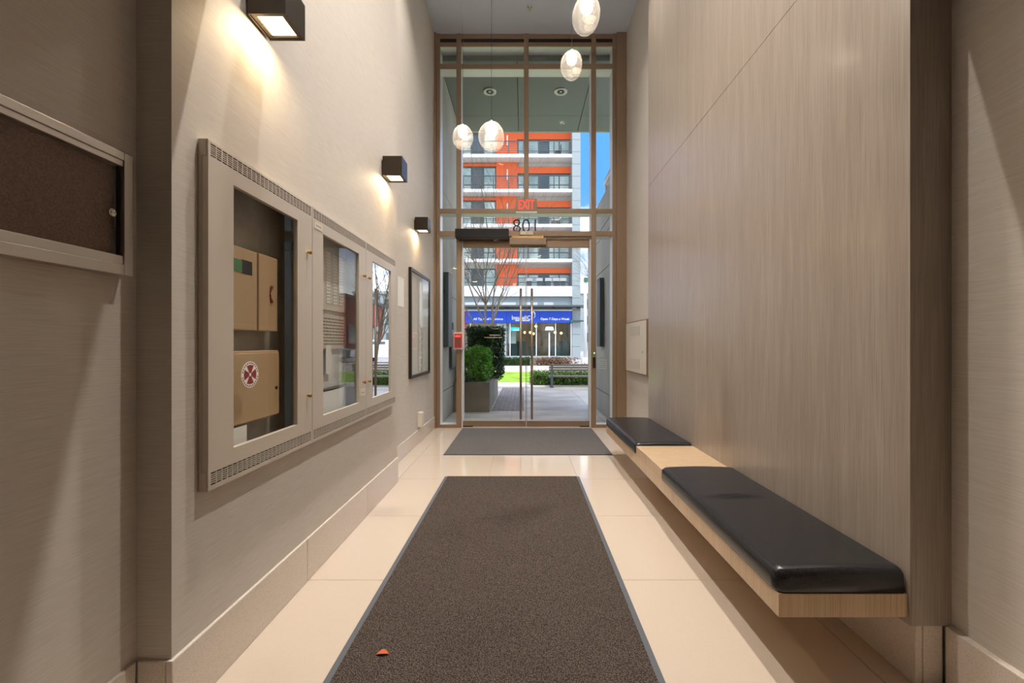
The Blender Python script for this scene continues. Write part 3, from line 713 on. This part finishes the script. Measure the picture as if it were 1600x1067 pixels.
# ------------------------------------------------------------------ added ceiling fill lamps, all out of view
k = 0
for (x, y) in ((-.55, 4.1), (.75, 4.1), (-.55, 2.2), (.75, 2.2), (.75, -.2), (-.4, -1.6)):
    ZC_ = ZC if y > 1.3 else ZLOW
    t = thing('downlight', (x, y, ZC_), 'added fill lamp in a white ceiling cylinder ' + ['on the picture side near the pendants', 'on the bench side near the pendants', 'above the first glazed cabinet', 'above the near end of the leather bench', 'in the added low ceiling by the right wall', 'far behind the viewpoint'][k], 'downlight', 'added ceiling fill lamps'); k += 1
    MB().lathe([(.066, -.002), (.066, -.10), (.074, -.10), (.074, -.0005)], (x, y, ZC_), 28).build('can', 'white', t, smooth=False)
    MB().lathe([(.0, -.002), (.064, -.002), (.064, -.006), (0, -.006)], (x, y, ZC_), 24).build('lens', 'fillglow', t)
    l = lamp_data('added_fill_glow', 'AREA', LAMP['down'] * (.65 if y > 3 else 1.2) if y > 1.3 else LAMP['back'], (1, .95, .88) if y > 1.3 else (1, .72, .48), shape='DISK', size=.11)
    lo = bpy.data.objects.new('added_fill_glow', l); COL.objects.link(lo); lo.parent = t; lo.location = (0, 0, -.02)

# ================================================================== OUTSIDE
G = -.01
gd = S(B('ground', 'pave', -60, 60, YD + .1, 120, G - .2, G - .012), 'grey paved ground outside the entrance', 'ground')
# slabs before the door
for i in range(-3, 5):
    for j in range(4):
        x0 = -.2 + i * 1.45; y0 = YD + .22 + j * 1.45
        B('slab', 'pave', x0 + .004, x0 + 1.446, y0 + .004, min(y0 + 1.446, 11.75), G - .012, G, gd)
m = MB()
for i in range(7):
    for j in range(40):
        x0 = -.58 + i * .085; y0 = 7.6 + j * .1; m.box(x0, x0 + .08, y0, y0 + .094, G, G + .004)
tag(m.build('small_pavers', 'cobble', gd), kind='stuff')
S(B('kerb', 'kerb', -30, 30, 11.8, 13.2, G - .011, G + .012), 'pale concrete strip beyond the bench', 'kerb')
S(B('lawn', 'lawn', -30, .2, 13.2, 17.7, G - .011, G + .03), 'bright green lawn strip beside the street', 'lawn')
S(B('road', 'road', -60, 60, 17.8, 23.2, G - .011, G + .005), 'pale street beyond the lawn', 'road')
# concrete side walls and soffit of the porch
lw = S(B('wall_porch_left', 'joint', -1.75, -1.262, YD + D + .005, 8.3, G, 5.37), 'grey concrete porch wall on the left', 'wall')
for (a, b_) in ((0, .457), (.469, 2.0), (2.012, 3.55), (3.562, 5.37)):
    B('panel', 'concrete', -1.261, -1.24, YD + D + .006, 8.3, a, b_, lw)
rw = S(B('wall_porch_right', 'joint', 1.382, 1.6, YD + D + .005, 8.05, G, 3.74), 'grey panelled porch wall on the right', 'wall')
for (a, b_) in ((0, .373), (.385, 1.2), (1.2, 2.445), (2.457, 3.035), (3.047, 3.195), (3.207, 3.73)):
    B('panel', 'panel_grey', 1.36, 1.381, YD + D + .006, 8.05, a + .0005, b_ - .0005, rw)
sf = S(B('porch_soffit', 'joint', -1.9, 3.2, YD + D + .005, 8.3, 5.39, 5.7), 'grey panelled porch soffit over the entrance', 'soffit')
B('head_panel', 'soffit', -1.9, 3.2, YD + D + .001, YD + D + .0045, 5.376, 5.7, sf)
sx = [-1.9, -1.24, -.097, 1.06, 2.2, 3.2]; sy = [YD + D + .006, 7.74, 8.3]
for a, b_ in zip(sx[:-1], sx[1:]):
    for c, d in zip(sy[:-1], sy[1:]): B('panel', 'soffit', a + .006, b_ - .006, c + .004, d - .004, 5.375, 5.395, sf)
S(B('porch_fascia', 'panel_grey', -1.9, 3.2, 8.301, 8.35, 5.372, 6.2), 'grey fascia at the edge of the porch roof', 'fascia')
for (x, lab) in ((-.56, 'round recessed porch light on the left of the soffit'), (.615, 'round recessed porch light on the right of the soffit')):
    t = thing('porch_downlight', (x, 6.99, 5.375), lab, 'downlight', 'porch soffit lights')
    MB().lathe([(.062, -.002), (.11, -.002), (.11, -.012), (.08, -.014), (.062, -.01), (.062, -.002)], (x, 6.99, 5.375), 24, cap=False).build('trim_ring', 'alu', t, smooth=True)
    MB().lathe([(0, -.001), (.061, -.001), (.061, -.004), (0, -.003)], (x, 6.99, 5.374), 20).build('reflector', 'black', t)
    MB().lathe([(0, -.012), (.02, -.01), (.024, -.005)], (x, 6.99, 5.374), 14).build('lamp', 'cream', t, smooth=True)
for (x0, x1, y0, y1, lab) in ((-1.2395, -1.165, 6.56, 6.90, 'tall dark exterior light fixture on the left porch wall'), (1.285, 1.3595, 7.12, 7.4, 'tall dark exterior light fixture on the right porch wall')):
    t = thing('exterior_fixture', ((x0 + x1)/2, y0, 1.15), lab, 'wall light', 'tall porch wall fixtures')
    B('housing', 'bdark', x0, x1, y0, y1, 1.15, 2.3, t, .004)
    B('face_panel', 'wdark', x0 + .012, x1 - .012, y0 - .004, y0 - .0005, 1.17, 2.28, t)
    B('end_cap', 'black', x0 - (0 if x0 < 0 else .004), x1 + (.004 if x0 < 0 else 0), y0 + .002, y1 - .002, 2.3005, 2.312, t)
t = thing('intercom', (-1.22, 7.2, .9), 'grey intercom box low on the left porch wall', 'intercom')
B('box', 'bdark', -1.2395, -1.19, 7.05, 7.5, .78, 1.33, t, .004); B('face', 'print', -1.1895, -1.187, 7.09, 7.46, .82, 1.29, t)
t = thing('key_box', (-1.2, 6.95, 1.46), 'black key box with brass lock on the left porch wall', 'box')
B('box', 'black', -1.2395, -1.16, 6.92, 7.02, 1.43, 1.55, t, .004)
MB().lathe([(.018, 0), (.018, -.006), (.01, -.008)], (-1.185, 6.919, 1.49), 14, 'y').build('lock', 'brass', t)
# roof canopy to the right
t = thing('neighbour_canopy', (2, 7.5, 3.7), 'pale eave of a glazed canopy beyond the right porch wall', 'canopy')
B('wall', 'panel_grey', 1.65, 2.6, 7.2, 8.3, 2.9, 4.2, t); B('window_band', 'wglass', 1.63, 1.649, 7.3, 8.25, 3.95, 4.18, t)
B('eave', 'slab', 1.6, 2.7, 7.0, 8.45, 4.33, 4.40, t, .005); B('roof', 'bgrey', 1.62, 2.7, 7.0, 8.42, 4.4005, 4.49, t); B('post', 'slab', 1.62, 1.66, 8.35, 8.4, 3.74, 4.329, t)
# planter
t = thing('concrete_planter', (-.9, 8.6, G), 'long concrete planter at the left of the entrance', 'planter')
px0, px1, py0, py1, pz = -1.238, -.60, 7.47, 9.9, .515
B('wall_front', 'planter', px0, px1, py0, py0 + .09, G, pz, t, .006); B('wall_back', 'planter', px0, px1, py1 - .09, py1, G, pz, t, .006)
B('wall_side', 'planter', px1 - .09, px1, py0 + .0905, py1 - .0905, G, pz, t, .006); B('wall_side', 'planter', px0, px0 + .09, py0 + .0905, py1 - .0905, G, pz, t, .006)
B('soil', 'soil', px0 + .0905, px1 - .0905, py0 + .0905, py1 - .0905, G, pz - .05, t)
def leaf_cloud(name, mt, parent, n, fn, size, seed):
    rnd = random.Random(seed); v = []; f = []
    for _ in range(n):
        p = Vector(fn(rnd)); L_ = size * rnd.uniform(.7, 1.3)
        d = Vector((rnd.uniform(-1, 1), rnd.uniform(-1, .6), rnd.uniform(-.3, 1))).normalized()
        s_ = d.cross(Vector((rnd.uniform(-1, 1), rnd.uniform(-1, 1), rnd.uniform(-1, 1)))).normalized(); nn = d.cross(s_)
        q = len(v); wd = L_ * .3
        v += [tuple(p), tuple(p + d*L_*.5 + s_*wd + nn*L_*.1), tuple(p + d*L_), tuple(p + d*L_*.5 - s_*wd + nn*L_*.1)]
        f += [(q, q+1, q+2), (q, q+2, q+3)]
    m = MB(); m.v = v; m.f = f; me = bpy.data.meshes.new(name); me.from_pydata(v, [], f); me.materials.append(M[mt])
    ob = bpy.data.objects.new(name, me); COL.objects.link(ob); ob.parent = parent; ob.matrix_parent_inverse = Matrix.Translation(-parent_origin(parent))
    ob['kind'] = 'stuff'; return ob
def blob(rnd, c, r, p=.35):
    while True:
        d = Vector((rnd.gauss(0, 1), rnd.gauss(0, 1), rnd.gauss(0, 1))).normalized()
        k = rnd.random() ** p
        return (c[0] + d.x * r[0] * k, c[1] + d.y * r[1] * k, max(c[2] + d.z * r[2] * k, .47)) if c[0] + d.x * r[0] * k > -1.16 else (-1.16 + .1 * rnd.random(), c[1] + d.y * r[1] * k, max(c[2] + d.z * r[2] * k, .47))
t = thing('leafy_shrub', (-.88, 7.95, .47), 'bright green leafy shrub at the front of the planter', 'shrub')
blobs = [((-.95, 7.95, .78), (.30, .36, .32)), ((-.78, 8.0, .74), (.2, .36, .3)), ((-.86, 7.9, 1.0), (.16, .2, .16)), ((-.72, 8.1, .92), (.12, .18, .2)), ((-1.08, 7.9, .95), (.14, .2, .12))]
leaf_cloud('foliage', 'leaf', t, 5200, lambda r: blob(r, *r.choice(blobs)), .055, 11)
m = MB()
for k in range(9):
    x, y = random.uniform(-1.1, -.75), random.uniform(7.75, 8.15); m.tube([(x, y, .44), (x + random.uniform(-.1, .1), y + random.uniform(-.1, .1), .9)], [.009, .004], 5)
m.build('stems', 'bark', t)
def hedge_fn(x0, x1, y0, y1, z0, z1):
    def fn(r):
        k = r.random(); x, y, z = r.uniform(x0, x1), r.uniform(y0, y1), r.uniform(z0, z1)
        if k < .4: y = y0 + r.uniform(0, .05)
        elif k < .65: z = z1 - r.uniform(0, .04)
        elif k < .9: x = (x1 - r.uniform(0, .05)) if r.random() < .7 else x0 + r.uniform(0, .05)
        j = .025; return (x + r.gauss(0, j), y + r.gauss(0, j), z + r.gauss(0, j))
    return fn
t = thing('clipped_hedge', (-.85, 9.1, .47), 'tall clipped dark green hedge at the back of the planter', 'hedge')
leaf_cloud('foliage', 'hedge', t, 9000, hedge_fn(-1.13, -.46, 8.45, 9.75, .5, 1.5), .05, 5)
B('inner_twigs', 'hedge', -1.12, -.69, 8.55, 9.7, .47, 1.42, t)
# bench outside
t = thing('park_bench', (1.6, 11.6, G), 'dark slatted park bench seen from behind', 'bench')
bx0, bx1, by = .70, 2.55, 11.55
for k in range(3): B('back_slat', 'bench_wood', bx0, bx1, by + .02 + .012*k, by + .05 + .012*k, .585 - k * .068, .64 - k * .068, t, .004)
for k in range(4): B('seat_slat', 'bench_wood', bx0, bx1, by + .09 + .105 * k, by + .18 + .105 * k, .275, .305, t, .004)
for x in (bx0 + .06, bx1 - .1):
    fr = B('support', 'bdark', x, x + .05, by + .06, by + .12, G, .64, t, .004)
    B('foot', 'bdark', x, x + .05, by + .42, by + .48, G, .274, fr); B('foot_plate', 'bdark', x - .02, x + .07, by + .03, by + .5, G, G + .02, fr)
t = thing('box_hedge', (1.4, 12.6, G), 'low clipped box hedge behind the park bench', 'hedge')
leaf_cloud('foliage', 'box', t, 9000, hedge_fn(.25, 2.6, 12.2, 13.5, .02, .32), .05, 8)
B('inner_twigs', 'hedge', .32, 2.54, 12.28, 13.45, G, .27, t)
S(B('lawn_far', 'lawn', .21, 30, 13.3, 17.7, G - .011, G + .03), 'bright green lawn behind the box hedge', 'lawn')
t = thing('street_hedge', (-2, 23.7, G), 'dark green low hedge before the shopfront', 'hedge')
leaf_cloud('foliage', 'hedge', t, 5000, hedge_fn(-5, .3, 23.4, 24.2, .02, .38), .09, 9); B('inner_twigs', 'hedge', -4.95, .25, 23.5, 24.1, G, .33, t)
t = thing('dry_shrub', (1.6, 23.7, G), 'brownish dry shrub row before the shopfront', 'shrub')
leaf_cloud('foliage', 'brown_leaf', t, 3500, lambda r: (lambda q: (q[0], q[1], abs(q[2] - .0)))((max(.5, 1.65 + r.gauss(0, .55)), 23.8 + r.gauss(0, .2), r.uniform(0, .4))), .09, 10)
MB().tube([(.9, 23.8, G), (1.6, 23.8, .2), (2.4, 23.8, .1)], .02, 5).build('stems', 'bark', t)
# bare trees
def tree(name, label, base, h, seed, r0=.06, lean=0., depth=5, first=.33, spread=.55):
    rnd = random.Random(seed); t = thing(name, base, label, 'tree', 'bare street trees'); tr = MB(); br = MB()
    def grow(p, d, L_, r, lev, mb):
        n = 4; pts = [Vector(p)]; rad = [r]
        for k in range(n):
            d = (d + Vector((rnd.gauss(0, .10), rnd.gauss(0, .10), rnd.gauss(.05, .06)))).normalized(); pts.append(pts[-1] + d * L_ / n); rad.append(r * (1 - .45 * (k + 1) / n))
        mb.tube(pts, rad, 6 if lev < 2 else 4, cap=False)
        if lev >= depth: return
        for k in range(4 if lev else 10):
            i = rnd.randint(1 if lev else 2, n); a = rnd.uniform(0, 6.28); sp = spread * rnd.uniform(.7, 1.4)
            side = d.cross(Vector((math.cos(a), math.sin(a), .2))).normalized()
            grow(pts[i], (d * math.cos(sp) + side * math.sin(sp) + Vector((0, 0, .3 if lev == 0 else .12))).normalized(), L_ * (rnd.uniform(1.0, 1.6) if lev < 1 else rnd.uniform(.55, .85)), rad[i] * .6, lev + 1, br)
    grow(Vector(base), Vector((lean, 0, 1)), h * first, r0, 0, tr)
    tr.build('trunk', 'bark', t, smooth=True); tag(br.build('branches', 'bark', t, smooth=True), kind='stuff')
tree('bare_tree', 'bare street tree rising behind the planter hedge', (-1.25, 12.6, G), 11.0, 21, .06, .01, 5, .22, .58)
tree('bare_tree', 'bare tree on the lawn, seen only mirrored in the cabinet', (5.4, 21.5, G), 7.5, 33, .09, 0, 4, .3)

# ------------------------------------------------------------------ apartment building across the street
YF, YWL = 34.0, 35.2
def FX(px): return PX(px, YF)
def FZ(py): return PZ(py, YF)
t = thing('apartment_building', (-2, 36, G), 'white and orange apartment block with railed balconies across the street', 'building')
X0, X1 = -11.0, FX(894)
slabs = [FZ(243 + 54.6 * k) for k in range(-2, 4)]
ZR = slabs[0] + 2.8
B('wall', 'bwall', X0, X1, YWL, YWL + 8, FZ(463), ZR, t)
B('wall', 'bwall', X0, X1, YWL + 4, YWL + 8, G, FZ(463), t)
B('roof', 'slab', X0 - .2, X1 + .8, YF - .1, YWL + 8, ZR, ZR + .35, t)
# grey cladding pier with courses
zz = G
pier = B('pier', 'joint', X1 + .02, FX(907) - .02, YF + .02, YWL + 7, G, ZR, t)
kk = 0
while zz < ZR - .2:
    B('cladding_panel', 'bgrey', X1, FX(907), YF, YWL + 7.2, zz + .012, min(zz + .98, ZR) - .012, pier); zz += .98
xo0, xo1 = FX(776), FX(808)
for si, zs in enumerate(slabs):
    B('balcony_slab', 'slab', X0, X1, YF, YWL, zs - .13, zs + .13, t)
    top = zs + .13; nxt = (slabs[si - 1] - .13) if si else ZR
    # orange pier and head band
    for off in (0, -5.9):
        op = B('orange_panel', 'orange', xo0 + off - .1, xo1 + off, YWL - .25, YWL - .002, top, nxt, t)
        B('light_strip', 'white', (xo0 + xo1)/2 + off - .05, (xo0 + xo1)/2 + off + .05, YWL - .3, YWL - .251, top + 1.1, top + 1.95, op)
    B('orange_head', 'orange', xo1 + .001, X1, YWL - .22, YWL - .003, nxt - .9, nxt - .36, t)
    B('orange_head', 'orange', xo1 - 5.9 + .001, xo0 - .11, YWL - .22, YWL - .003, nxt - .32, nxt - .10, t)
    # windows
    def bay(xa, xb, n, zt, kinds):
        ww = (xb - xa) / n
        for q in range(n):
            wf = B('window', 'bdark', xa + q*ww, xa + (q+1)*ww - .003, YWL - .12, YWL - .004, top, zt, t)
            if kinds[q] == 'd':
                B('pane', 'wdark', xa + q*ww + .08, xa + (q+1)*ww - .08, YWL - .14, YWL - .121, top + .1, zt - .25, wf)
            else:
                B('pane', 'wglass', xa + q*ww + .05, xa + (q+1)*ww - .05, YWL - .14, YWL - .121, top + .75, zt - .12, wf)
                B('pane', 'wglass', xa + q*ww + .05, xa + (q+1)*ww - .05, YWL - .14, YWL - .121, top + .08, top + .68, wf)
    bay(xo1 + .05, X1 - .1, 5, nxt - .92, 'ggdgg'); bay(xo1 - 5.9 + .1, xo0 - .15, 4, nxt - .34, 'dgdg')
    # railing
    rl = B('railing', 'rail', X0, X1 - .05, YF + .06, YF + .12, top + 1.03, top + 1.11, t)
    for q in range(6): B('rail_bar', 'rail', X0, X1 - .05, YF + .075, YF + .095, top + .13 + q * .15, top + .165 + q * .15, rl)
    q = X0
    while q < X1 - .1:
        B('rail_post', 'rail', q, q + .07, YF + .065, YF + .105, top, top + 1.03, rl); q += 1.22
zp0, zp1 = FZ(463), FZ(447)
B('parapet', 'slab', X0, X1, YF - .05, YF + .2, zp0, zp1, t)
B('balcony_floor', 'slab', X0, X1, YF + .201, YWL, zp0 + .3, zp0 + .55, t)
rl = B('railing', 'rail', X0, X1 - .05, YF + .0, YF + .05, zp1 + .65, zp1 + .70, t)
for q in range(4): B('rail_bar', 'rail', X0, X1 - .05, YF + .01, YF + .03, zp1 + .1 + q * .15, zp1 + .13 + q * .15, rl)
top, nxt = zp0 + .55, slabs[-1] - .13
for off in (0, -5.9): B('orange_panel', 'orange', xo0 + off - .1, xo1 + off, YWL - .25, YWL - .002, top, nxt, t)
B('orange_head', 'orange', xo1 + .001, X1, YWL - .22, YWL - .003, nxt - .75, nxt - .3, t)
bay(xo1 + .05, X1 - .1, 5, nxt - .77, 'ggdgg'); bay(xo1 - 5.9 + .1, xo0 - .15, 4, nxt - .34, 'dgdg')
# mezzanine band and canopy
B('mezzanine', 'bgrey', X0, X1, YF + .25, YWL, FZ(481), zp0 - .002, t)
for a, b_ in ((726, 768), (776, 806), (822, 840), (850, 865)): B('mezzanine_panel', 'slab', FX(a), FX(b_), YF + .2, YF + .249, FZ(477), FZ(472), t)
cn = B('street_canopy', 'bdark', X0, FX(922), YF - .9, YF + .6, FZ(480.5), FZ(478), t)
for a in (790, 827.5, 864, 902): B('canopy_lamp', 'black', FX(a) - .12, FX(a) + .12, YF - .8, YF - .55, FZ(483.5), FZ(480.6), cn)
B('valance', 'slab', X0, X1, YF - .2, YF - .05, FZ(486), FZ(484), t)
# shop
zg0, zg1 = FZ(556), FZ(505)
B('shop_back_wall', 'shopwall', X0, X1, YF + 4.2, YF + 4.4, G, FZ(481), t)
B('shop_floor', 'shopfloor', X0, X1, YF + .1, YF + 4.2, G, .05, t)
B('shop_sill', 'bgrey', X0, X1, YF - .02, YF + .15, G, zg0, t)
for a in (735, 789, 797, 838, 868, 892.5): B('shop_mullion', 'bgrey' if a == 789 else 'silver', FX(a) - (.12 if a == 789 else .035), FX(a) + (.12 if a == 789 else .035), YF, YF + .12, zg0, zg1, t)
B('shop_glass', 'glass', X0, X1, YF + .05, YF + .07, zg0, zg1, t)
B('blind', 'wglass', FX(776), FX(787), YF + .3, YF + .34, zg0, zg1, t)
B('blind', 'wglass', FX(793), FX(806), YF + .9, YF + .94, zg0 + 1.0, zg1, t)
for a in (803, 815, 834, 870, 884): B('desk', 'shopfloor', FX(a) - .35, FX(a) + .35, YF + 1.5, YF + 2.3, .05, 1.0 + .2 * (a % 3), t)
for a, y_ in ((820, 519), (829, 519), (834, 521), (869, 519), (879, 520), (838, 509)):
    MB().lathe([(0, -.10), (.10, -.03), (.11, .03), (.05, .1), (0, .11)], (FX(a), YF + 1.2, FZ(y_)), 10).build('shop_lamp', 'warm', t, smooth=True)
B('red_pier', 'redwall', FX(722), FX(728), YF - .1, YF - .021, FZ(520), FZ(486), t)
# sign
sg = thing('shop_sign', (-1, YF - .2, FZ(504)), 'long blue shop sign with white lettering', 'sign')
for a, b_ in ((728, 792), (792, 843), (843, 893)): B('panel', 'blue', FX(a) + .01, FX(b_) - .01, YF - .2, YF - .022, FZ(504.5), FZ(486.4), sg)
yT = YF - .215
def st(s, cxp, cyp, wpx, hpx, bold=.012):
    """lettering fitted to a width and height given in facade pixels"""
    ob = text('lettering', s, 1.0, 'white', sg, facing_cam(0, 0, 0), .01, bold=bold)
    xs_ = [v_.co.x for v_ in ob.data.vertices]; zs_ = [v_.co.z for v_ in ob.data.vertices]
    kx = wpx * YF / F / (max(xs_) - min(xs_)); kz = hpx * YF / F / (max(zs_) - min(zs_))
    cx0, cz0 = (max(xs_) + min(xs_)) / 2, (max(zs_) + min(zs_)) / 2
    for v_ in ob.data.vertices: v_.co = ((v_.co.x - cx0) * kx + FX(cxp), v_.co.y + yT, (v_.co.z - cz0) * kz + FZ(cyp))
st('All Types of Insurance', 763, 499, 46, 4.6, .02); st('InsureBC', 814.5, 496.5, 29, 6.5, .015); st('Open 7 Days a Week', 867, 499, 45, 4.8, .025)
pts = [(FX(832) + .2 * math.cos(a), yT, FZ(492.5) + .3 * math.sin(a)) for a in [math.radians(150 - 210 * k / 12) for k in range(13)]]
MB().tube(pts, [.01 + .05 * math.sin(math.pi * k / 12) for k in range(13)], 6).build('swoosh', 'white', sg, smooth=True)
m = MB()
for k in range(14): m.box(FX(805.5 + k * 1.6), FX(806.7 + k * 1.6), yT, yT + .01, FZ(501.8), FZ(500.2))
tag(m.build('subtitle', 'white', sg), kind='stuff')
t = thing('window_sign', (FX(806), YF - .02, FZ(515)), 'small teal sign hanging in the shop window', 'sign')
B('panel', 'teal', FX(798), FX(812), YF - .06, YF - .021, FZ(517), FZ(511.5), t); B('stripe', 'white', FX(802), FX(811), YF - .07, YF - .061, FZ(516.3), FZ(514.8), t)
# balcony things
zb_ = slabs[4] + .13
t = thing('sun_lounger', (FX(872), YF + .5, slabs[4] + .13), 'pale reclining lounger on a balcony above the entrance number', 'lounger')
zl = slabs[4] + .14 if False else slabs[4] + .13
B('seat', 'cream', FX(862), FX(872), YF + .35, YF + .9, zl + .35, zl + .5, t, .02)
m = MB(); m.box(0, .85, YF + .35, YF + .9, -.05, .05); ob = m.build('backrest', 'cream', t); ob.data.transform(Matrix.Translation((FX(872), 0, zl + .4)) @ Matrix.Rotation(-.75, 4, 'Y'))
for x in (FX(863), FX(871)): B('leg', 'bdark', x, x + .05, YF + .4, YF + .85, zl, zl + .35, t)
t = thing('patio_chair', (FX(872), YF + .5, slabs[2] + .13), 'dark folding patio chair on the highest balcony in view', 'chair'); zl = slabs[2] + .13
B('seat', 'bdark', FX(868), FX(878), YF + .3, YF + .8, zl + .38, zl + .44, t)
B('backrest', 'bdark', FX(876.5), FX(878), YF + .3, YF + .8, zl + .45, zl + .95, t)
for x in (FX(868.5), FX(876.5)):
    for y in (YF + .32, YF + .74): B('leg', 'bdark', x, x + .05, y, y + .05, zl, zl + .379, t)
for k, a in enumerate((827, 843, 857, 869, 880)):
    t = thing('balcony_planter', (FX(a), YF + .3, zp1), ['leftmost', 'second', 'middle', 'fourth', 'rightmost'][k] + ' white window box on the lowest balcony, counted from the left', 'planter', 'white window boxes on the lowest balcony')
    B('trough', 'white', FX(a) - .26, FX(a) + .26, YF + .12, YF + .35, zp1 + .42, zp1 + .66, t); B('bracket', 'bdark', FX(a) - .2, FX(a) + .2, YF + .2, YF + .25, zp0 + .55, zp1 + .419, t)
# street furniture
t = thing('parking_sign', (FX(858), 30, G), 'white street map sign on a pale post before the shop', 'sign'); yy = 28.0
B('post', 'slab', PX(857.2, yy), PX(859.4, yy), yy, yy + .1, G, PZ(519, yy), t)
m = MB(); m.v = [(PX(853, yy), yy - .06, PZ(510.5, yy)), (PX(864, yy), yy - .06, PZ(510.5, yy)), (PX(865.5, yy), yy - .06, PZ(516, yy)), (PX(851.5, yy), yy - .06, PZ(516, yy))]
m.v += [(a, yy + .1, c) for (a, b_, c) in m.v]; m.f = [(0, 1, 2, 3), (7, 6, 5, 4), (0, 4, 5, 1), (1, 5, 6, 2), (2, 6, 7, 3), (3, 7, 4, 0)]
m.build('head', 'white', t); B('collar', 'bdark', PX(856, yy), PX(861, yy), yy - .05, yy + .12, PZ(519, yy), PZ(516.1, yy), t)
t = thing('white_pole', (PX(914, 26), 26, G), 'tall white street pole at the edge of the shop', 'pole')
MB().tube([(PX(914.5, 26), 26, G), (PX(914.5, 26), 26, 5.3)], [.11, .09], 12).build('shaft', 'slab', t, smooth=True)
B('street_sign', 'green_sign', PX(912, 26), PX(922, 26), 25.9, 25.94, PZ(441, 26), PZ(434, 26), t); B('base', 'slab', PX(909, 26), PX(920, 26), 25.8, 26.2, G, .35, t)
t = thing('street_name_sign', (FX(900), 30, FZ(503)), 'small dark street name blade by the pier', 'sign')
B('blade', 'bdark', FX(893), FX(911), 33.7, 33.74, FZ(503), FZ(500.5), t); B('cap', 'green_sign', FX(891), FX(894), 33.69, 33.75, FZ(503.5), FZ(500), t); B('arm', 'bdark', FX(900), FX(902), 33.74, 33.99, FZ(502), FZ(501), t)
t = thing('distant_block', (13, 72, G), 'pale distant building at the end of the street', 'building')
B('wall', 'bgrey', 9.0, 26, 70, 76, G, 9.5, t); B('roof', 'slab', 8.8, 26.2, 69.8, 76.2, 9.5, 9.9, t)
for k in range(5):
    for j in range(3): B('window', 'wdark', 10 + k * 3, 11.6 + k * 3, 69.9, 69.99, 1.5 + j * 2.8, 3.0 + j * 2.8, t)
t = thing('red_building', (14, 40, G), 'red corner building reflected in the mirrored cabinet', 'building')
B('wall', 'redwall', 13.2, 21, 36, 46, G, 5.2, t); B('cornice', 'bdark', 13.0, 21.2, 35.8, 46.2, 5.2, 5.5, t)
for j in range(3): B('window', 'wdark', 13.15, 13.195, 37 + 3 * j, 38.6 + 3 * j, 1.2, 3.0, t)
def car(x, y, label, mt):
    t = thing('parked_car', (x, y, G), label, 'car', 'cars parked along the street'); me = MB()
    pr = [(-2.1, .3), (-2.1, .8), (-1.5, .92), (-1.0, 1.42), (.7, 1.45), (1.3, .95), (2.05, .8), (2.1, .35)]
    n = len(pr)
    for yy in (y - .85, y + .85):
        for (a, b_) in pr: me.v.append((x + a, yy + (0.12 if b_ > 1.2 else 0) * (1 if yy < y else -1), b_))
    me.f = [tuple(range(n)), tuple(range(2*n - 1, n - 1, -1))] + [(k, (k+1) % n, n + (k+1) % n, n + k) for k in range(n)]
    me.build('body', mt, t, .05)
    wv = MB(); 
    for (a, b_) in ((-1.25, -.25), (-.15, .95)): B('window', 'wdark', x + a + .05, x + b_ - .1, y - .8, y - .765, .97, 1.34, t)
    for a in (-1.3, 1.3):
        for yy in (y - .87, y + .67): MB().lathe([(.12, 0), (.32, 0), (.32, .2), (.12, .2)], (x + a, yy, .32), 18, 'y').build('wheel', 'black', t)
car(6.6, 27.2, 'white car parked on the street before the red building', 'carpaint'); car(11.4, 27.6, 'grey car parked farther right along the street', 'bgrey')
